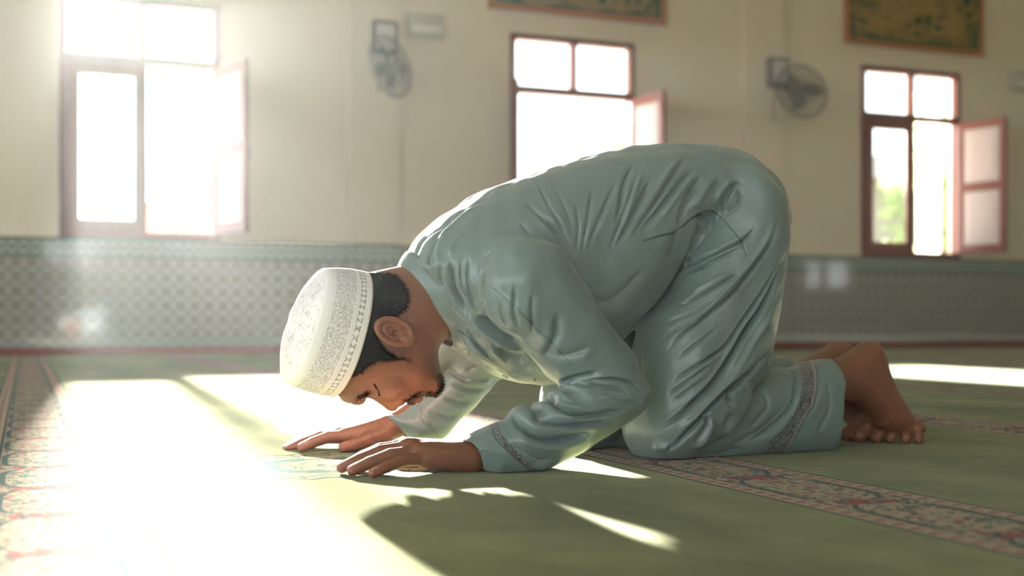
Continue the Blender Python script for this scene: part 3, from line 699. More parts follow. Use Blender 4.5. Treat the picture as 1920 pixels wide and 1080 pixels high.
M['hair'] = plain('black_hair', (0.005, 0.005, 0.006), 0.8, 0.3, 300, Specular_IOR_Level=0.2); M['button'] = plain('pearl_button', (0.36, 0.38, 0.33), 0.2)

# ---- cloth volumes
T = {}
T['torso'] = Slab([(752, 508), (757, 488), (776, 455), (800, 430), (840, 399), (890, 367), (940, 345), (1000, 325), (1060, 305), (1120, 290), (1180, 279), (1250, 274),
    (1310, 275), (1360, 283), (1400, 298), (1437, 324), (1464, 356), (1477, 392), (1479, 425), (1440, 470), (1380, 470), (1330, 440), (1300, 468), (1262, 512), (1232, 556), (1205, 590), (1176, 624), (1120, 672), (1045, 716), (1000, 719), (950, 710),
    (905, 688), (868, 662), (838, 638), (812, 590), (780, 540)], YM, 0.178, 0.125, 0.145)
T['thigh'] = Slab([(1340, 330), (1400, 310), (1440, 335), (1466, 365), (1478, 398), (1480, 430), (1476, 480), (1470, 525), (1460, 590), (1449, 650), (1440, 693), (1408, 733),
    (1392, 775), (1362, 812), (1318, 842), (1270, 866), (1225, 868), (1200, 860), (1180, 838), (1167, 802), (1170, 760), (1180, 700), (1190, 640), (1204, 604), (1240, 560), (1268, 505), (1300, 440)], lambda x: 2.145+0*x, 0.108, 0.085, 0.10)
T['thigh_far'] = Slab([(1340, 330), (1400, 310), (1440, 335), (1466, 365), (1478, 398), (1480, 430), (1476, 480), (1470, 525), (1460, 590), (1449, 650), (1440, 693), (1408, 733),
    (1392, 775), (1362, 812), (1318, 842), (1270, 866), (1225, 868), (1200, 860), (1180, 838), (1167, 802), (1170, 760), (1180, 700), (1190, 640), (1204, 604), (1240, 560), (1268, 505), (1300, 440)], lambda x: 2.375+0*x, 0.10, 0.085, 0.095, yref=2.145, shift=0.5)
T['uarm'] = Slab([(900, 520), (900, 548), (909, 588), (936, 617), (966, 632), (981, 655), (1000, 676), (1028, 703), (1046, 718), (1075, 745), (1130, 775), (1185, 772), (1210, 752), (1214, 725),
    (1192, 672), (1160, 628), (1130, 588), (1095, 530), (1064, 482), (1030, 455), (990, 446), (950, 452), (920, 472)], 2.062, 0.082, 0.066, 0.078)
T['farm'] = Slab([(1214, 725), (1216, 745), (1205, 770), (1165, 798), (1130, 822), (1098, 844), (1045, 870), (1000, 890), (935, 892), (912, 890), (860, 835), (872, 822), (920, 795), (944, 786), (956, 770), (968, 762), (984, 761), (996, 768),
    (1000, 757), (1012, 748), (1024, 751), (1027, 738), (1036, 728), (1048, 728), (1053, 716), (1100, 700), (1180, 690)], lambda x: 2.045+0*x, 0.062, 0.048, 0.06, blur=2)
T['farm_far'] = Slab([(722, 776), (745, 776), (780, 745), (812, 715), (828, 690), (830, 655), (836, 640), (900, 590), (1000, 590), (1055, 640), (1052, 692), (1000, 708), (939, 711), (916, 733), (894, 758), (858, 792), (824, 824), (770, 827), (740, 800)], 2.49, 0.06, 0.05, 0.058)
T['shoulder_far'] = union([cone(P(960, 560, 2.44), P(905, 650, 2.46), 0.085, 0.065), cone(P(862, 600, 2.46), P(792, 690, 2.49), 0.055, 0.036)], 0.03)
T['chest_near'] = union([cone(P(878, 535, 2.165), P(950, 540, 2.125), 0.040, 0.072), cone(P(884, 540, 2.17), P(918, 612, 2.19), 0.040, 0.058)], 0.03)
# cuffs and hems are cut by planes
def plane(px1, px2, Y, flip=1):
    a, b = P(*px1, Y), P(*px2, Y); d = np.array([b.x-a.x, b.z-a.z]); d /= np.linalg.norm(d); n = np.array([-d[1], d[0]])*flip; a = np.array([a.x, a.z])
    return lambda p: (p[:, 0]-a[0])*n[0]+(p[:, 2]-a[1])*n[1]
cutN = plane((872, 824), (912, 888), 2.045, -1)
cutF = plane((728, 784), (770, 826), 2.49, -1)
def arm_open(f, cut, deep=0.07, th=0.004):
    def g(p):
        d = f(p); c = cut(p); return np.maximum(np.maximum(d, c), -np.maximum(d+th, -(c+deep)))
    return g
farmN = arm_open(T['farm'], cutN); farmF = arm_open(T['farm_far'], cutF)
def tunic(p):
    # cloth of the back panel smoothly runs into the thigh
    body = smin(T['torso'](p), T['thigh'](p), 0.018); body = smin(body, T['thigh_far'](p+np.array([0.075, 0, 0])*np.clip(1.4-p[:, 2:3]/0.35, 0, 1)), 0.03)
    body = smin(body, T['shoulder_far'](p), 0.05)
    body = smin(body, T['chest_near'](p), 0.045)
    body = smin(body, farmF(p), 0.012)
    arm = smin(T['uarm'](p), farmN(p), 0.008)
    body = smin(body, arm, 0.007+0.022*np.clip((p[:, 2]-0.27)/0.09, 0, 1))
    # neck opening
    neck = ell(P(775, 585, YM), (0.078, 0.072, 0.078))(p)
    body = smax(body, -neck, 0.006)
    return np.maximum(body, 0.0015-p[:, 2])
V, Q = surface(tunic, (0.58, 1.88, -0.01), (1.75, 2.64, 0.72), 0.0017, 'tunic')
V = relax(V, Q, 3, 0.5); N = vnormals(V, Q)

FOLDS = [
 # neck and shoulder
 ('v', 5, 4, [(808, 516), (804, 480), (829, 431), (851, 404)]), ('r', 4, 4, [(813, 474), (834, 437), (870, 404), (915, 378)]),
 ('v', 4, 4, [(776, 492), (796, 448), (844, 411)]), ('r', 3.5, 4, [(822, 500), (822, 470), (840, 436)]), ('r', 3, 4, [(840, 482), (851, 455), (870, 435)]),
 ('v', 7, 7, [(842, 483), (846, 518), (851, 544), (870, 576), (886, 600)]), ('r', 5, 5, [(862, 478), (860, 511), (870, 548), (894, 580), (905, 600)]),
 ('v', 5, 5, [(825, 493), (823, 520), (836, 554), (858, 585), (880, 608)]), ('r', 4, 5, [(832, 500), (836, 530), (852, 566), (872, 596)]),
 ('v', 9, 4.5, [(908, 504), (901, 530), (903, 557), (912, 596)]), ('v', 3, 4, [(880, 480), (876, 520), (884, 556), (900, 590)]),
 ('v', 1.6, 2.5, [(890, 560), (895, 533), (901, 489), (925, 465), (962, 448), (1008, 448), (1040, 458)]),
 ('v', 2.5, 6, [(975, 417), (999, 444)]), ('v', 3, 5, [(1010, 404), (1035, 425), (1055, 446)]), ('v', 2.5, 4, [(1040, 404), (1060, 440)]),
 ('r', 2.5, 9, [(915, 535), (960, 574), (988, 598), (1010, 622), (1037, 648), (1070, 688)]), ('v', 1.0, 1.8, [(905, 527), (960, 571), (988, 595), (1010, 619), (1037, 645), (1072, 684)]),
 ('v', 3.5, 6, [(964, 530), (963, 585), (974, 618)]), ('v', 3.5, 6, [(999, 548), (997, 590), (1000, 625)]), ('v', 6, 8, [(1045, 583), (1043, 618), (1033, 647), (1018, 672)]),
 ('v', 3, 6, [(936, 560), (940, 590), (952, 614)]), ('v', 4, 11, [(1050, 466), (1072, 505), (1092, 545)]), ('v', 4, 9, [(1012, 662), (1060, 668), (1110, 650)]),
 # chest under the arm
 ('r', 9, 6, [(863, 563), (890, 598), (927, 633), (970, 657), (988, 662)]), ('v', 13, 7, [(895, 590), (923, 614), (953, 632), (975, 642)]),
 ('r', 8, 5, [(872, 580), (883, 603), (913, 637), (935, 668), (952, 690)]), ('v', 8, 6, [(868, 610), (890, 647), (927, 677)]), ('v', 11, 14, [(925, 655), (958, 674), (992, 682)]),
 ('s', 4, 3, [(858, 618), (877, 632), (907, 663), (937, 687), (957, 700), (1020, 710), (1042, 712)]),
 ('v', 4, 6, [(880, 595), (905, 630), (930, 655)]),
 # back fans of folds
 ('v', 4.5, 6, [(1189, 304), (1170, 343), (1163, 390), (1153, 420)]), ('v', 5.5, 6, [(1222, 334), (1200, 378), (1178, 423), (1155, 462)]), ('r', 3, 5, [(1205, 322), (1186, 370), (1170, 420)]),
 ('v', 4.5, 5, [(1289, 290), (1255, 338), (1218, 397), (1185, 443)]), ('r', 3.5, 5, [(1278, 290), (1243, 338), (1206, 395)]), ('v', 6, 7, [(1304, 312), (1274, 345), (1231, 400), (1200, 436)]),
 ('v', 8, 8, [(1318, 326), (1292, 371), (1270, 424)]), ('r', 4.5, 6, [(1300, 330), (1270, 365), (1240, 410)]), ('r', 4, 7, [(1345, 330), (1318, 362), (1300, 396)]),
 ('v', 2.5, 4, [(1008, 345), (1026, 378), (1050, 423), (1070, 462)]), ('v', 1.8, 5, [(1040, 350), (1058, 385), (1074, 430)]), ('v', 3, 6, [(985, 376), (1010, 402), (1046, 437), (1066, 458)]),
 ('v', 2, 6, [(1112, 350), (1105, 396), (1100, 426), (1090, 476)]), ('v', 2.6, 6, [(1158, 336), (1140, 374), (1120, 423), (1100, 470)]), ('v', 2.5, 5, [(1196, 326), (1182, 366), (1164, 417), (1142, 472)]), ('v', 1.5, 5, [(1080, 380), (1085, 430), (1080, 476)]),
 ('v', 3, 10, [(1215, 500), (1150, 560), (1100, 560)]), ('v', 5, 10, [(1275, 420), (1268, 450), (1258, 485)]),
 # side slit and the opening at the hip
 ('s', 3.5, 2.6, [(1206, 452), (1240, 441), (1269, 433), (1291, 413), (1310, 402), (1332, 395), (1344, 401), (1352, 408)]),
 ('v', 16, 9, [(1306, 412), (1322, 407), (1342, 414)]), ('v', 10, 7, [(1312, 420), (1306, 440), (1292, 462)]),
 ('S', 7, 4, [(1308, 408), (1306, 431), (1289, 461), (1273, 498), (1256, 524), (1234, 554), (1210, 581), (1171, 626)]),
 ('v', 6, 4, [(1306, 440), (1285, 478), (1265, 518), (1238, 560), (1200, 604)]),
 ('v', 2, 1.8, [(1350, 407), (1370, 428), (1389, 450), (1401, 480)]),
 ('v', 7, 4.5, [(1352, 404), (1361, 376), (1376, 348), (1396, 341)]), ('v', 6, 5, [(1388, 356), (1382, 381), (1360, 403)]), ('r', 5, 6, [(1362, 396), (1372, 370), (1386, 352)]), ('r', 4, 5, [(1340, 385), (1350, 360), (1372, 336)]),
 ('v', 7, 4.5, [(1420, 424), (1389, 452), (1358, 466), (1328, 483), (1284, 502), (1260, 518)]), ('r', 4, 4, [(1396, 458), (1345, 482), (1290, 508)]), ('v', 5, 4, [(1384, 468), (1332, 491), (1276, 516)]),
 ('r', 6, 7, [(1285, 490), (1300, 476), (1320, 472)]), ('v', 7, 5, [(1296, 482), (1283, 500)]), ('v', 5, 4, [(1332, 422), (1310, 442), (1289, 465)]),
 # long folds round the thigh
 ('v', 6, 4, [(1463, 405), (1447, 453), (1402, 516), (1391, 530), (1369, 554), (1327, 587), (1278, 626), (1250, 658)]), ('r', 4, 4, [(1455, 400), (1436, 453), (1392, 512), (1350, 556), (1310, 588)]),
 ('v', 5, 3.5, [(1471, 477), (1456, 504), (1428, 550), (1391, 604), (1360, 648), (1335, 668), (1288, 700)]),
 ('v', 11, 5.5, [(1474, 470), (1464, 506), (1449, 537), (1430, 574), (1401, 618), (1373, 663), (1353, 698), (1332, 725), (1304, 752), (1264, 786), (1232, 803)]),
 ('r', 5, 6, [(1468, 545), (1445, 590), (1415, 640), (1388, 684), (1350, 730), (1318, 764)]),
 ('v', 10, 5, [(1440, 660), (1416, 690), (1397, 706), (1360, 734), (1330, 765), (1304, 795), (1279, 821), (1260, 839), (1238, 847)]),
 ('r', 5, 6, [(1430, 640), (1405, 680), (1372, 712), (1340, 742), (1302, 782), (1262, 816)]),
 ('v', 10, 6, [(1404, 708), (1372, 730), (1367, 742), (1371, 756), (1380, 766)]), ('r', 6, 5, [(1398, 712), (1404, 740), (1386, 780), (1366, 804), (1343, 822)]),
 ('v', 8, 6, [(1323, 772), (1327, 791), (1318, 812), (1300, 833)]), ('r', 5, 4, [(1334, 780), (1332, 806), (1312, 832), (1290, 838)]), ('v', 7, 7, [(1374, 772), (1366, 792), (1356, 806)]),
 ('v', 5.5, 4, [(1391, 511), (1345, 535), (1299, 561), (1268, 576)]), ('r', 3, 4, [(1380, 507), (1335, 528), (1290, 552)]), ('s', 3.5, 4, [(1272, 570), (1234, 591), (1198, 605)]),
 ('v', 3.5, 4, [(1352, 610), (1317, 637), (1270, 672)]), ('v', 4, 4, [(1340, 495), (1300, 505), (1262, 526)]), ('v', 3, 4, [(1338, 682), (1300, 708), (1250, 742)]), ('v', 2.5, 4, [(1334, 702), (1300, 726), (1262, 752)]),
 ('v', 3.5, 4, [(1350, 656), (1315, 680), (1262, 714)]), ('v', 2.5, 4, [(1345, 556), (1300, 584), (1240, 608)]), ('v', 2.5, 5, [(1318, 592), (1270, 616), (1225, 650)]),
 ('v', 3, 9, [(1214, 615), (1200, 665), (1203, 720)]), ('v', 3, 5, [(1462, 600), (1452, 650), (1443, 690)]), ('r', 5, 9, [(1225, 846), (1236, 838), (1258, 842)]),
 # near sleeve below the elbow
 ('v', 11, 5, [(1120, 697), (1084, 706), (1058, 714), (1046, 728)]), ('s', 6, 4.5, [(1105, 709), (1142, 707), (1181, 713), (1202, 732)]), ('v', 5, 4, [(1090, 721), (1132, 726), (1163, 731), (1183, 742)]),
 ('v', 4, 3, [(1052, 716), (1066, 719), (1082, 717)]), ('v', 7, 5, [(1036, 730), (1030, 746), (1044, 763), (1074, 777), (1113, 779), (1175, 770)]), ('r', 6, 5.5, [(1046, 742), (1062, 760), (1105, 766), (1160, 760)]),
 ('r', 5, 5, [(1014, 756), (1040, 778), (1090, 787), (1150, 779), (1190, 770)]), ('v', 7, 5.5, [(1002, 760), (1008, 782), (1045, 796), (1093, 796), (1152, 786)]),
 ('r', 5, 6, [(976, 770), (1000, 796), (1045, 808), (1100, 804), (1150, 790)]), ('v', 9, 7.5, [(962, 766), (966, 786), (985, 806), (1015, 824), (1060, 824), (1110, 808)]),
 ('r', 4, 8, [(960, 812), (1000, 838), (1050, 840), (1100, 826)]), ('v', 5, 9, [(944, 824), (967, 842), (1006, 866), (1048, 858)]),
 ('v', 2, 2, [(920, 794), (930, 820), (953, 846), (977, 869), (998, 886)]), ('v', 1.2, 2, [(887, 848), (947, 816), (975, 803)]), ('r', 3, 5, [(1120, 744), (1160, 748), (1195, 745)]),
 # far sleeve
 ('v', 6, 5, [(838, 690), (858, 706), (882, 716)]), ('v', 5, 5, [(840, 716), (880, 732), (912, 728)]), ('r', 4, 5, [(835, 702), (870, 720), (920, 714)]), ('v', 5, 6, [(830, 745), (862, 756), (886, 752)]),
 ('v', 5, 5, [(870, 696), (892, 690), (905, 684)]), ('v', 4, 7, [(800, 770), (840, 785), (866, 770)]), ('v', 1.5, 2, [(778, 764), (795, 790), (815, 824)]),
]
def wrinkle(V, N):
    """faint irregular creasing of the satin"""
    r = np.random.RandomState(3); d = np.zeros(len(V))
    for k in range(26):
        dr = r.normal(size=3); dr /= np.linalg.norm(dr); wl = 0.03+0.06*r.rand(); ph = r.rand()*6.28; d2 = r.normal(size=3)*9
        d += np.sin(V@dr*6.28/wl+2.0*np.sin(V@d2+ph))*wl
    return d/26
d = fold(V, N, FOLDS)*1.35+wrinkle(V, N)*0.12
keep = V[:, 2] > 0.004
V = V+N*(d*keep)[:, None]; V = relax(V, Q, 1, 0.2); V[:, 2] = np.maximum(V[:, 2], 0.0012)
px, py = proj(V); near = V[:, 1] < YM-0.04
def stripmask(pts, w, side=0, sel=None):
    D, sd, T_ = line_field(px, py, pts); m = np.clip((w-D)/1.2+0.5, 0, 1)
    if side: m = m*(sd*side > 0)
    return m*(1 if sel is None else sel)
emb = np.maximum(stripmask([(921, 794), (931, 820), (954, 846), (978, 869), (999, 887)], 11, -1, near*1.0), stripmask([(780, 764), (797, 790), (817, 824)], 8, -1, (V[:, 1] > 2.40)*1.0)*0.5)
emb = np.maximum(emb, 0.35*stripmask([(828, 546), (850, 544), (893, 548)], 11, 0, near*1.0)*(px > 826)*(px < 896))
emb = np.maximum(emb, 0.30*stripmask([(1400, 530), (1352, 590), (1350, 640), (1338, 690)], 9, 0, near*1.0))
seam = np.maximum.reduce([stripmask([(921, 794), (931, 820), (954, 846), (978, 869), (999, 887)], 1.3), 0.9*stripmask([(858, 618), (877, 632), (907, 663), (937, 687), (957, 700)], 1.6),
    0.5*stripmask([(905, 527), (960, 571), (988, 595), (1010, 619), (1037, 645), (1072, 684)], 1.1), 0.9*stripmask([(1206, 452), (1240, 441), (1269, 433), (1291, 413), (1310, 402), (1332, 395), (1352, 408)], 1.5), 0.6*stripmask([(1352, 408), (1370, 428), (1389, 450), (1401, 480)], 1.3)])*near
person_parts = []
TUN = to_obj(V, Q, 'tunic', M['cloth'], None, {'emb': emb, 'seam': seam, 'piping': np.zeros(len(V))})

# ---- trousers: lower legs
lowpx = [(1215, 790), (1270, 755), (1340, 720), (1440, 692), (1478, 690), (1510, 678), (1545, 672), (1600, 664), (1625, 664), (1625, 850), (1560, 852), (1460, 858), (1350, 864), (1260, 868), (1215, 858), (1195, 830)]
ycN = lambda x: 2.155+np.clip(x-1.15, -0.05, 1)*0.055
ycF = lambda x: 2.375-np.clip(x-1.15, -0.05, 1)*0.10
low = Slab(lowpx, ycN, 0.082, 0.060, 0.072, blur=3); lowF = Slab(lowpx, ycF, 0.076, 0.055, 0.068, blur=3, yref=2.165, shift=0.6)
hemN = plane((1578, 668), (1563, 850), 2.12, -1)
def hemcurve(cut):
    return lambda p: cut(p)+0.0*p[:, 0]
if hemN(np.array([[1.2, 2.1, 0.1]]))[0] > 0: hemN = plane((1578, 668), (1563, 850), 2.12, 1)
def trousers(p):
    a = arm_open(low, hemN, 0.09, 0.004)(p); b = arm_open(lowF, hemN, 0.09, 0.004)(p)
    return np.maximum(np.minimum(a, b), 0.001-p[:, 2])
V, Q = surface(trousers, (0.95, 1.98, -0.01), (1.75, 2.52, 0.30), 0.0026, 'trousers')
V = relax(V, Q, 2, 0.5); N = vnormals(V, Q)
TF = [('v', 6, 4, [(1461, 692), (1486, 697), (1491, 711), (1486, 756), (1449, 800), (1397, 836)]), ('v', 4, 9, [(1480, 754), (1438, 799), (1391, 828), (1350, 850)]), ('r', 3, 6, [(1500, 700), (1500, 750), (1462, 806), (1420, 838)]),
      ('v', 3, 7, [(1548, 700), (1556, 760), (1530, 820)]), ('r', 3, 7, [(1560, 690), (1540, 740), (1520, 790)]), ('v', 3.5, 6, [(1420, 720), (1440, 760), (1400, 810)]), ('v', 1.5, 2, [(1522, 678), (1533, 706), (1527, 756), (1511, 783), (1491, 822), (1472, 852)]),
      ('v', 4, 6, [(1400, 840), (1340, 856), (1290, 862)])]
d = fold(V, N, TF)+wrinkle(V, N)*0.08
V = V+N*(d*(V[:, 2] > 0.003))[:, None]; V[:, 2] = np.maximum(V[:, 2], 0.001); px, py = proj(V); near = (V[:, 1] < 2.27)*1.0
# embroidered band between two curves
o1 = smooth_line([(1520, 660), (1533, 706), (1527, 756), (1511, 783), (1491, 822), (1470, 856)]); o2 = smooth_line([(1480, 662), (1491, 683), (1503, 711), (1490, 772), (1458, 812), (1436, 834), (1430, 856)])
def xat(c, y): o = np.argsort(c[:, 1]); return np.interp(y, c[o, 1], c[o, 0])
x1, x2 = xat(o1, py), xat(o2, py)
emb = np.clip((x1-px)/1.5, 0, 1)*np.clip((px-x2)/1.5, 0, 1)*near
pip = np.clip(1-np.abs(x1-4-px)/3.0, 0, 1)*near
sm = np.maximum(np.clip(1-np.abs(x1-px)/1.6, 0, 1), np.clip(1-np.abs(x1-9-px)/1.6, 0, 1))*near
TRO = to_obj(V, Q, 'trousers', M['cloth'], None, {'emb': emb*0.95, 'seam': sm*0.8, 'piping': pip})

# ---- the body: head, neck, arms, hands, legs, feet in one skin
head = Slab([(752, 512), (720, 508), (683, 512), (630, 520), (585, 540), (562, 590), (556, 650), (565, 700), (600, 722), (634, 742), (655, 752), (668, 755), (680, 750), (692, 744), (702, 746), (722, 752), (745, 750), (762, 750), (778, 750), (790, 744),
    (800, 744), (812, 744), (824, 738), (831, 728), (831, 712), (826, 690), (822, 664), (828, 640), (850, 610), (840, 550), (795, 505)], YM, 0.089, 0.086, 0.087, h=0.002, blur=3)
nose = Slab([(692, 742), (700, 748), (716, 760), (728, 769), (737, 771), (744, 768), (749, 760), (757, 754), (750, 742), (715, 735)], YM, 0.021, 0.015, 0.019, h=0.001, blur=2)
def W(x, y, Y): return np.array(P(x, y, Y))
neckc = chain([W(775, 570, YM), W(850, 545, YM)], [0.073, 0.074])
eye = W(704, 727, YM-0.036)
SF = -1  # near side
def facial(p):
    d = smin(head(p), neckc(p), 0.03)
    ay = np.abs(p[:, 1]-YM); q = np.stack([p[:, 0], YM-ay, p[:, 2]], 1)         # both halves alike
    d = smin(d, ell(W(670, 746, YM-0.030), (0.016, 0.026, 0.012))(q), 0.014)      # brow ridge
    d = smax(d, -ell(W(703, 742, YM-0.040), (0.016, 0.020, 0.013))(q), 0.012)     # eye socket
    d = smin(d, ell(W(704, 731, YM-0.040), (0.0135, 0.019, 0.0125))(q), 0.004)     # closed lid
    d = smin(d, ell(W(733, 727, YM-0.052), (0.026, 0.022, 0.018))(q), 0.022)      # cheek bone
    d = smin(d, nose(p), 0.010)
    d = smin(d, ell(W(749, 752, YM-0.016), (0.012, 0.010, 0.010))(q), 0.005)      # wing of the nose
    d = smin(d, ell(W(771, 752, YM), (0.0075, 0.024, 0.0085))(p), 0.007)          # lips
    d = smin(d, ell(W(784, 748, YM), (0.0075, 0.021, 0.0080))(p), 0.006)
    d = smax(d, -ell(W(777.5, 754, YM), (0.0018, 0.024, 0.006))(p), 0.003)
    d = smax(d, -ell(W(795, 750, YM), (0.006, 0.02, 0.006))(p), 0.006)
    # ears
    ec = W(739, 622, YM-0.093); ax = np.array([0.90, -0.0, -0.34]); ax /= np.linalg.norm(ax)
    out = np.array([-0.22, -0.93, 0.12]); out -= ax*(out@ax); out /= np.linalg.norm(out); up = np.cross(ax, out); R = np.stack([ax, out, up], 1)
    r = (q-ec)@R; rho = np.sqrt((r[:, 0]/0.034)**2+(r[:, 2]/0.0215)**2)*0.024
    rim = np.sqrt((rho-0.024)**2+(r[:, 1]-0.004)**2)-0.0052
    disc = np.maximum(np.abs(r[:, 1]+0.006)-0.006, (rho-0.024))
    e = smin(rim, disc, 0.006); e = smin(e, ell(np.zeros(3), (0.011, 0.006, 0.010))(r-np.array([0.027, 0.001, 0.006])), 0.006)
    ant = np.sqrt((np.sqrt(((r[:, 0]-0.002)/0.021)**2+((r[:, 2]-0.0)/0.012)**2)*0.015-0.015)**2+(r[:, 1]-0.001)**2)-0.0033
    e = smin(e, np.maximum(ant, r[:, 0]-0.012), 0.003)
    d = smin(d, e, 0.004)
    return smax(d, -ell(np.zeros(3), (0.007, 0.010, 0.006))(r-np.array([0.004, 0.002, 0.001])), 0.003)
def finger(base, mid, end, tip, r):
    return chain([base, mid, end, tip], [r*1.12, r*1.02, r*0.92, r*0.80], 0.002)
def hand(wr, knu, tips, thumb, rs=0.0118):
    """palm from the wrist to four knuckles, four fingers and a thumb, all resting on the carpet"""
    fs = []; wr = np.array(wr); nails = []
    for i, (kn, tp) in enumerate(zip(knu, tips)):
        kn, tp = np.array(kn), np.array(tp); w = wr+np.array([0.0, (kn[1]-wr[1])*0.45, 0])
        fs.append(chain([w, kn], [0.0260, 0.0180], 0))
        dlt = tp-kn; m1 = kn+dlt*0.42+np.array([0, 0, 0.0075]); m2 = kn+dlt*0.74+np.array([0, 0, 0.0045])
        r = rs*(0.90 if i == 0 else 1.0)
        fs.append(('f', finger(kn, m1, m2, tp, r))); nails.append((tp, (tp-m2)/np.linalg.norm(tp-m2)))
    palm = union([f for f in fs if not isinstance(f, tuple)], 0.012)
    fing = [f[1] for f in fs if isinstance(f, tuple)]
    tb = [np.array(t) for t in thumb]; th = chain(tb, [0.020, 0.0155, 0.0130, 0.0105], 0.004); nails.append((tb[-1], (tb[-1]-tb[-2])/np.linalg.norm(tb[-1]-tb[-2])))
    def f(p):
        fd = fing[0](p)
        for g in fing[1:]: fd = np.minimum(fd, g(p))
        return smin(smin(palm(p), fd, 0.006), th(p), 0.012)
    return f, nails
def g3(x, y, h): v = Gp(x, y, h); return (v.x, v.y, h)
# near (left) hand: little finger nearest the camera
tipsN = [g3(699, 887, 0.010), g3(661, 882, 0.0105), g3(641, 877, 0.0105), g3(655, 869, 0.0105)]
knN = [W(800, 861, 2.050), W(783, 848, 2.070), W(764, 840, 2.096), W(757, 838, 2.122)]
handN, nailN = hand(W(880, 858, 2.062), knN, tipsN, [W(858, 862, 2.085), W(812, 868, 2.130), W(775, 868, 2.160), W(742, 866, 2.172)])
tipsF = [W(545, 839, 2.585), W(538, 841, 2.565), W(541, 842, 2.545), g3(566, 839, 0.010)]
knF = [W(650, 822, 2.555), W(645, 816, 2.540), W(642, 815, 2.520), W(650, 818, 2.494)]
handF, nailF = hand(W(728, 806, 2.500), knF, tipsF, [W(722, 817, 2.478), W(690, 826, 2.462), W(665, 834, 2.452), W(644, 839, 2.448)])
# feet
footpx = [(1545, 690), (1570, 672), (1590, 660), (1606, 648), (1622, 641), (1638, 641), (1652, 650), (1662, 672), (1670, 700), (1684, 733), (1702, 762), (1716, 786), (1717, 802), (1706, 814), (1685, 812), (1655, 806), (1636, 796), (1626, 778), (1606, 760), (1588, 750), (1560, 745)]
footN = Slab(footpx, lambda x: 2.205+0*x, 0.044, 0.036, 0.042, blur=2)
FX = 0.0
def foot(yc, s, slab):
    """toes tucked under; s = side of the little toe"""
    fs = []; nails = []
    for k, (px_, bx_, r, ht) in enumerate(((1704, 1706, 0.0108, 0.011), (1690, 1700, 0.0110, 0.011), (1672, 1692, 0.0115, 0.012), (1655, 1682, 0.0120, 0.012), (1633, 1666, 0.0165, 0.016))):
        y = yc+s*(0.036-0.0175*k-(0.004 if k == 4 else 0)); tip = W(px_, 820, 2.20); b = W(bx_+2, 806, 2.20); tip[1] = y; b[1] = y; tip[2] = ht-0.001; b[2] = 0.034
        mid = (tip+b)/2+np.array([-0.004, 0, 0.008]); fs.append(chain([b, mid, tip], [r*1.15, r*0.98, r*1.04], 0.001)); nails.append((tip, np.array([-1.0, 0, -0.2])))
    def f(p):
        d = fs[0](p)
        for g in fs[1:]: d = np.minimum(d, g(p))
        return smin(slab(p), d, 0.014)
    return f, nails
class Shift:
    def __init__(s, f, v): s.f, s.v = f, np.array(v)
    def __call__(s, p): return s.f(p-s.v)
fN, nfN = foot(2.205, -1, footN)
dF = np.array([0.01, 0.115, 0]); footF = Shift(Slab(footpx, lambda x: 2.205+0*x, 0.044, 0.036, 0.042, blur=2), dF); fF, nfF = foot(2.32, 1, footF)
ankN = chain([W(1250, 800, 2.16), W(1420, 780, 2.17), W(1560, 715, 2.19), W(1612, 690, 2.205)], [0.040, 0.046, 0.036, 0.034], 0.01)
ankF = chain([np.array((1.12, 2.37, 0.062)), np.array((1.32, 2.36, 0.075)), W(1560, 715, 2.19)+dF, W(1612, 690, 2.205)+dF], [0.040, 0.046, 0.036, 0.034], 0.01)
malN = ell(W(1596, 712, 2.172), (0.014, 0.012, 0.014))
core = [chain([W(850, 560, YM), W(980, 500, YM), W(1120, 420, YM), W(1340, 400, YM)], [0.07, 0.085, 0.085, 0.09], 0.02),
        chain([W(900, 560, YM), W(965, 540, 2.11), W(1165, 735, 2.05), W(880, 858, 2.062)], [0.05, 0.045, 0.034, 0.026], 0.01),
        chain([W(900, 560, YM), W(940, 560, 2.40), W(950, 660, 2.47), W(728, 806, 2.50)], [0.05, 0.042, 0.032, 0.0255], 0.01),
        chain([W(1340, 400, YM), W(1380, 420, 2.17), W(1240, 790, 2.16), W(1250, 800, 2.16)], [0.07, 0.07, 0.045, 0.04], 0.01),
        chain([W(1340, 400, YM), np.array((1.36, 2.35, 0.42)), np.array((1.10, 2.37, 0.075)), np.array((1.12, 2.37, 0.062))], [0.07, 0.07, 0.045, 0.04], 0.01)]
regions = [((0.36, 2.10, 0.05), (0.98, 2.42, 0.42), facial), ((0.45, 1.96, -0.02), (0.86, 2.26, 0.12), handN), ((0.43, 2.36, -0.02), (0.80, 2.66, 0.14), handF),
           ((1.45, 2.10, -0.02), (1.85, 2.29, 0.30), lambda p: smin(fN(p), malN(p), 0.012)), ((1.45, 2.24, -0.02), (1.85, 2.42, 0.30), fF)]
def body(p):
    d = core[0](p)
    for c in core[1:]: d = smin(d, c(p), 0.010)
    d = smin(d, ankN(p), 0.012); d = smin(d, ankF(p), 0.012)
    for lo, hi, f in regions:
        m = ((p > np.array(lo)-0.03) & (p < np.array(hi)+0.03)).all(1)
        if m.any(): d[m] = smin(d[m], f(p[m]), 0.012)
    return np.maximum(d, 0.0008-p[:, 2])
V, Q = surface(body, (0.38, 1.94, -0.006), (1.86, 2.68, 0.62), 0.0019, 'body')
V = relax(V, Q, 1, 0.4); N = vnormals(V, Q); px, py = proj(V)
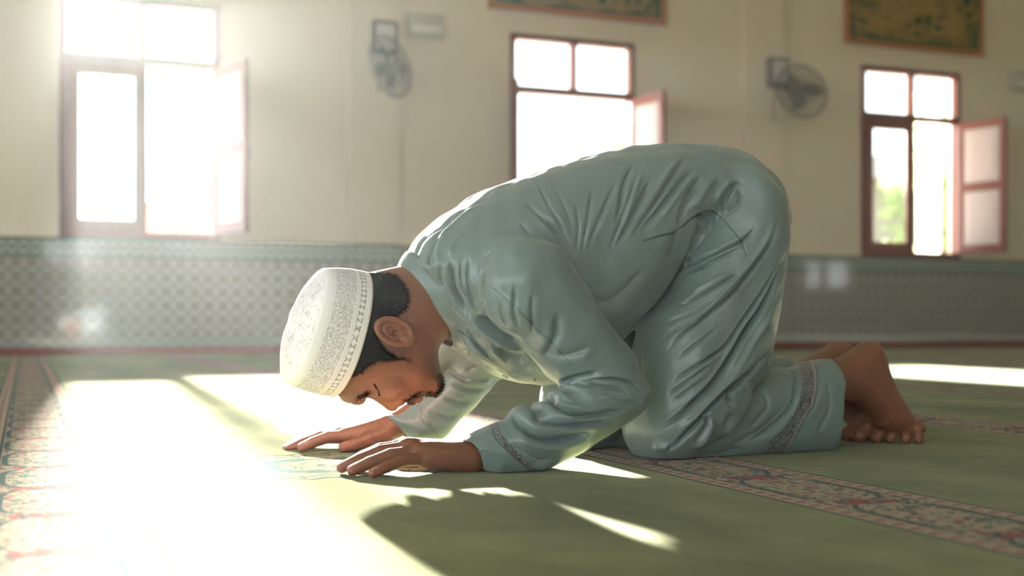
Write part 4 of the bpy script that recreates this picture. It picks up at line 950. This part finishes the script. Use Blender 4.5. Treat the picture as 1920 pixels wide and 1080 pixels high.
# veins, knuckle creases and tendon ridges on hands and feet
HF = [('v', 1.0, 2, [(757, 838), (763, 846)]), ('v', 0.9, 1.6, [(716, 868), (719, 878)]), ('v', 0.9, 1.6, [(684, 872), (687, 882)]), ('v', 0.9, 1.6, [(738, 874), (741, 888)]), ('r', 1.3, 3, [(780, 846), (820, 842), (860, 846)]), ('r', 1.3, 3, [(795, 858), (830, 856), (866, 860)]),
      ('v', 1.3, 5, [(1640, 735), (1665, 750), (1685, 775)]), ('v', 1.2, 3, [(1640, 690), (1650, 720), (1668, 748)]), ('v', 1.2, 3, [(1655, 770), (1668, 790), (1672, 806)]), ('v', 1.2, 3, [(1672, 764), (1686, 786), (1690, 806)]), ('v', 1.2, 3, [(1692, 772), (1700, 790), (1704, 806)]),
      ('v', 2.0, 6, [(1608, 668), (1606, 690), (1596, 705)]), ('r', 2.0, 4, [(1640, 655), (1636, 680), (1630, 700)]), ('v', 0.6, 6, [(790, 600), (815, 640), (822, 670)])]
V = V+N*fold(V, N, HF)[:, None]
pink = np.zeros(len(V)); 
for tp, dr in nailN+nailF: pink = np.maximum(pink, np.clip(1.2-np.linalg.norm(V-(tp-dr*0.004), axis=1)/0.020, 0, 1)*0.75)
pink = np.maximum(pink, 0.55*np.clip(1.3-np.linalg.norm((V-W(740, 765, YM))/np.array([0.022, 0.02, 0.022]), axis=1), 0, 1))
pink = np.maximum(pink, 0.7*np.clip(1.4-np.linalg.norm((V-W(782, 750, YM))/np.array([0.013, 0.024, 0.012]), axis=1), 0, 1))
pink = np.maximum(pink, 0.5*((V[:, 0] > 1.6)*np.clip((N[:, 0]-0.1)*1.2, 0, 1))); pink = np.maximum(pink, 0.5*np.clip(1.2-np.linalg.norm(V-W(739, 622, YM-0.10), axis=1)/0.035, 0, 1))
nail = np.zeros(len(V))
for tp, dr in nailN+nailF:
    up = np.array([0, 0, 1.0]); c = tp+up*0.008-dr*0.001; q = V-c; a = q@dr; s_ = np.linalg.norm(q-np.outer(a, dr), axis=1)
    nail = np.maximum(nail, ((np.abs(a) < 0.0065) & (s_ < 0.0058) & (N[:, 2] > 0.45))*0.8)
def blob(c, r, soft=0.35): return np.clip((1-np.linalg.norm((V-c)/np.array(r), axis=1))/soft, 0, 1)
st = np.maximum.reduce([0.95*blob(W(770, 757, YM), (0.013, 0.034, 0.012)), 0.9*blob(W(824, 730, YM), (0.017, 0.035, 0.022)), 0.30*blob(W(800, 700, YM-0.05), (0.040, 0.05, 0.05), 0.6), 0.45*blob(W(742, 662, YM-0.085), (0.040, 0.03, 0.020), 0.6), 0.28*blob(W(790, 725, YM-0.03), (0.04, 0.05, 0.03), 0.6)])
st = np.where(V[:, 0] < 1.0, st, 0)
BODY = to_obj(V, Q, 'person', M['skin'], None, {'pink': pink, 'stubble': st, 'nail': nail})
tag(BODY, 'man in sage green satin tunic and white cap bowing on the carpet', 'person')
TUN.parent = BODY; TRO.parent = BODY

# ---- hair, brows, lashes, moustache, beard
hairline = [(683, 508), (715, 508), (745, 514), (753, 522), (763, 545), (764, 564), (756, 580), (744, 589), (724, 596), (708, 612), (705, 626), (712, 646), (722, 658), (738, 668), (730, 676), (712, 676), (694, 682), (678, 698), (664, 708), (648, 702), (664, 640), (672, 580), (670, 515)]
hm = Slab(hairline, YM, 0.2, 0.002, 0.002, smooth=True, blur=0, yref=YM-0.082, shift=0)
rs = np.random.RandomState(5)
def rough(p, s, amp): return amp*np.sin(p[:, 0]*s+2*np.sin(p[:, 2]*s*0.7))*np.sin(p[:, 2]*s*1.13+1.7*np.sin(p[:, 1]*s*0.9))*np.sin(p[:, 1]*s*0.87+p[:, 0]*s*0.4)
def hair(p):
    brimx = (p-W(655, 625, YM))@np.array([0.968, 0, -0.252])
    return smax(smin(head(p), neckc(p), 0.03)-(0.0035+0.003*np.clip(brimx/0.03, 0, 1))+rough(p, 900, 0.0006), hm.d2(p)+rough(p, 520, 0.002), 0.005)
V, Q = surface(hair, (0.36, 2.14, 0.10), (0.90, 2.38, 0.40), 0.0018, 'hair'); HAIR = to_obj(V, Q, 'hair', M['hair'], BODY)
N = vnormals(V, Q); cx_ = (V-W(668, 625, YM))@np.array([0.968, 0, -0.252]); pick = np.where(cx_ > 0.004)[0]; pick = rs.choice(pick, 9000)
comb = np.array([0.75, 0, -0.25])[None]+0.25*np.sin(V[pick]*60)
strands('short_hair_strands', V[pick], N[pick], comb, 0.0075, 0.00033, M['hair'], HAIR, 8, 0.35, 0.55)
def ray(fn, x, y, t0=1.9):
    """first point of a surface met from where the photograph shows it"""
    o = np.array([0, 0, CAM_H]); d = np.array(P(x, y, YM))-o; d /= np.linalg.norm(d); t = t0
    for _ in range(500):
        v = fn((o+d*t)[None])[0]
        if v < 0.0004 or t > 2.8: break
        t += max(v*0.6, 0.0005)
    q = o+d*t; e = 1e-3; g = np.array([fn((q+np.eye(3)[i]*e)[None])[0]-v for i in range(3)]); return q, g/(np.linalg.norm(g)+1e-9)
def follicles(name, curve, n, spread, comb, L, r, seed, lift=0.3):
    rr = np.random.RandomState(seed); c = smooth_line(curve, 6); R_, N_ = [], []
    seeds = []
    for k in range(60):
        q = c[rr.randint(len(c))]+rr.normal(size=2)*spread*0.6; s_, g_ = ray(body, *q)
        if abs(s_[1]-YM) < 0.12: seeds.append((s_, g_))
    for k in range(n):
        s_, g_ = seeds[rr.randint(len(seeds))]; q = s_+rr.normal(size=3)*spread*0.0006
        if rr.rand() < (0.35 if name in ('moustache', 'beard') else 0): q = np.array([q[0], 2*YM-q[1], q[2]]); g_ = g_*np.array([1, -1, 1])
        q = q-g_*(body(q[None])[0]); R_.append(q); N_.append(g_)
    return strands(name, np.array(R_), np.array(N_), np.array([comb]), L, r, M['hair'], BODY, seed, 0.3, lift)
follicles('eyebrow', [(663, 751), (672, 748), (682, 742), (692, 736)], 230, 3.0, (0.5, -0.3, 0.45), 0.007, 0.0003, 1)
follicles('eyelashes', [(700, 720), (704, 726), (708, 733), (709, 740)], 90, 0.8, (0.75, -0.2, -0.5), 0.005, 0.0003, 2)
follicles('moustache', [(760, 752), (768, 750), (778, 744), (788, 738)], 620, 4.6, (0.6, -0.2, -0.5), 0.005, 0.00028, 3)
follicles('beard', [(800, 742), (812, 740), (823, 732), (829, 720), (829, 706)], 900, 6.0, (0.8, -0.1, -0.45), 0.0065, 0.00028, 4)
follicles('sideburn', [(728, 668), (740, 671), (755, 672), (768, 676)], 260, 3.0, (0.7, -0.2, -0.5), 0.005, 0.0003, 6)

# ---- collar, placket buttons
a0, a1 = W(748, 511, YM), W(843, 648, YM-0.0); cen = (a0+a1)/2; e1 = (a1-a0)/2; ax = np.array([e1[2], 0, -e1[0]]); ax = -ax/np.linalg.norm(ax)
if ax[0] < 0: ax = -ax
def collar_mesh():
    n, m = 96, 8; V = []; F = []; Hh = 0.038
    for th_ in (0, 1):
        for i in range(n+1):
            t = math.pi+0.04+(2*math.pi-0.08)*i/n      # opening at the throat
            u = math.cos(t+math.pi); v = math.sin(t+math.pi)
            for j in range(m+1):
                s = j/m; r = 1.02+0.22*s+0.03*math.sin(math.pi*s)+(0.025 if th_ else 0); dip = 0.010*(1-abs(u))
                pnt = cen+e1*(-u*-1 if False else u)*r*-1*-1+np.array([0, v*0.083*r, 0])+ax*(Hh*s-dip*0.4)
                V.append(pnt)
    K = (n+1)*(m+1)
    for i in range(n):
        for j in range(m):
            a = i*(m+1)+j; F.append((a, a+m+1, a+m+2, a+1)); b = K+a; F.append((b+1, b+m+2, b+m+1, b))
    for i in range(n):
        for j in (0, m):
            a = i*(m+1)+j; F.append((a, K+a, K+a+m+1, a+m+1))
    for i in (0, n):
        for j in range(m):
            a = i*(m+1)+j; F.append((a, a+1, K+a+1, K+a))
    me = bpy.data.meshes.new('collar'); me.from_pydata([tuple(v) for v in V], [], F)
    for k in ('emb', 'seam', 'piping'): me.attributes.new(k, 'FLOAT', 'POINT')
    bm = bmesh.new(); bm.from_mesh(me); bmesh.ops.recalc_face_normals(bm, faces=bm.faces); bm.to_mesh(me); bm.free()
    return link_mesh('collar', me, M['cloth'], TUN, True)
collar_mesh()
def on_surf(x, y): return ray(tunic, x, y)
for x, y in ((874, 658), (911, 686), (948, 705), (999, 712)):
    q, g = on_surf(x, y); m = Vector(g).to_track_quat('Z', 'Y').to_matrix().to_4x4(); m.translation = Vector(q)
    b_ = MB().lathe([(0.0, 0.0038), (0.003, 0.0036), (0.0042, 0.0042), (0.0056, 0.0036), (0.0060, 0.002), (0.0055, -0.003)], n=20).build('button', M['button'], TUN, True); b_.matrix_local = m

# ---- the cap
def m_cap():
    t = NT('white_lace_cap_cloth'); uv = t.n.new('ShaderNodeUVMap').outputs[0]; U, Vv, _ = t.xyz(uv)
    p2 = t.comb(t.math('MULTIPLY', U, 5.6), Vv, 0.0)
    wide = t.band(Vv, 0.36, 0.80); thin = t.band(Vv, 0.14, 0.27); crown = t.math('GREATER_THAN', Vv, 1.0)
    sc = t.math('LESS_THAN', t.math('ABSOLUTE', t.math('SUBTRACT', t.noise(11, p2, 1, 0.4, 3.0), 0.5)), 0.035)
    vo = t.math('LESS_THAN', t.voronoi(16, p2, 'DISTANCE_TO_EDGE'), 0.05)
    ptn = t.math('MAXIMUM', sc, t.math('MULTIPLY', vo, 0.7))
    fu = t.math('FRACT', t.math('MULTIPLY', U, 62.0)); fw = t.math('ABSOLUTE', t.math('SUBTRACT', fu, 0.5)); fv = t.math('ABSOLUTE', t.math('DIVIDE', t.math('SUBTRACT', Vv, 0.205), 0.065))
    mot = t.math('MULTIPLY', t.math('GREATER_THAN', t.math('ADD', fw, t.math('MULTIPLY', fv, 0.4)), 0.42), t.math('GREATER_THAN', t.noise(30, p2, 1), 0.42))
    dots = t.math('LESS_THAN', t.voronoi(34, p2, rand=0.6), 0.22)
    ob = t.coord('Object'); dm = t.math('LESS_THAN', t.math('ABSOLUTE', t.math('SUBTRACT', t.noise(45, ob, 1, 0.4, 1.5), 0.5)), 0.03)
    k = t.math('ADD', t.math('ADD', t.math('MULTIPLY', wide, ptn), t.math('MULTIPLY', thin, mot)), t.math('MULTIPLY', crown, t.math('MULTIPLY', dm, 0.45)), clamp=True)
    ln = t.math('MAXIMUM', t.band(Vv, 0.08, 0.095), t.math('MAXIMUM', t.band(Vv, 0.305, 0.32), t.band(Vv, 0.83, 0.845)))
    c = t.mix(k, (0.86, 0.83, 0.84), (0.40, 0.38, 0.40)); c = t.mix(t.math('MULTIPLY', ln, 0.4), c, (0.5, 0.48, 0.5))
    t.set(Base_Color=c, Roughness=0.8, Subsurface_Weight=0.1, Subsurface_Scale=0.01)
    t.bump(t.math('SUBTRACT', t.math('MULTIPLY', t.noise(900, ob, 1), 0.25), t.math('ADD', k, t.math('MULTIPLY', ln, -1.0))), 0.6, 0.0015); return t.m
M['cap'] = m_cap()
def cap():
    b0, b1 = W(684, 513, YM), W(624, 741, YM); t0, t1 = W(601, 506, YM), W(532, 713, YM)
    n, m = 128, 26; V = []; F = []; UV = []
    rows = []
    for j in range(m+1):
        s = j/m*1.45
        if s <= 1.0:
            A, B = b0+(t0-b0)*s, b1+(t1-b1)*s; wd = 0.096-0.006*s; puff = 0.004*math.sin(math.pi*s); bow = 0.006
            rows.append((A, B, wd+0.006+puff, s, bow, puff+0.003))
        else:
            q = (s-1)/0.45; sc = (1-q)**0.9; c = (t0*0.53+t1*0.47); up = np.array([-0.968, 0, 0.252])
            rise = 0.026*math.sin(q*math.pi/2)**0.9
            A = c+(t0-c)*sc+up*rise; B = c+(t1-c)*sc+up*rise; rows.append((A, B, 0.096*sc, s, 0.006*sc, 0))
    for A, B, wd, s, bow, puff in rows:
        c = (A+B)/2; e = (A-B)/2; L = np.linalg.norm(e)
        for i in range(n):
            t = 2*math.pi*i/n; u, v = math.cos(t), math.sin(t); k = 1+puff/L
            su, sv = math.copysign(abs(u)**0.86, u), math.copysign(abs(v)**0.86, v); pt = c+e*su*k+np.array([0, sv*wd, 0])+np.array([0.968, 0, -0.252])*bow*(v*v)
            if s > 1.02: pt = pt+np.array([-0.968, 0, 0.252])*0.0015*math.cos(5*t)*math.sin(min(1, (s-1)/0.45)*math.pi)
            V.append(pt)
    K = len(V)
    for j in range(m):
        for i in range(n):
            a, b = j*n+i, j*n+(i+1) % n; F.append((a, b, b+n, a+n)); UV.append([(i/n, rows[j][3]), ((i+1)/n, rows[j][3]), ((i+1)/n, rows[j+1][3]), (i/n, rows[j+1][3])])
    me = bpy.data.meshes.new('cap'); me.from_pydata([tuple(v) for v in V], [], F); uvl = me.uv_layers.new(name='UVMap')
    uvl.data.foreach_set('uv', np.array(UV).ravel())
    o = link_mesh('cap', me, M['cap'], BODY, True); sd_ = o.modifiers.new('thick', 'SOLIDIFY'); sd_.thickness = 0.003; sd_.offset = -1
    o['label'] = 'white embroidered brimless cap'
    return o
cap()
# ------------------------------------------------------------------ thin haze volume added to imitate the veiling glare of the windows
hz = bpy.data.materials.new('glare_veil_air'); hz.use_nodes = True; hz.node_tree.nodes.remove(hz.node_tree.nodes['Principled BSDF'])
vsn = hz.node_tree.nodes.new('ShaderNodeVolumeScatter'); vsn.inputs['Density'].default_value = 0.00055; vsn.inputs['Anisotropy'].default_value = 0.75
hz.node_tree.links.new(vsn.outputs[0], hz.node_tree.nodes['Material Output'].inputs['Volume'])
ho = MB().box(((XL+XR)/2, (WALL_Y+YF)/2, ZC/2+0.01), (XR-XL-0.3, WALL_Y-YF-0.05, ZC-0.03)).build('haze', hz); tag(ho, kind='structure')
scene.cycles.volume_bounces = 1
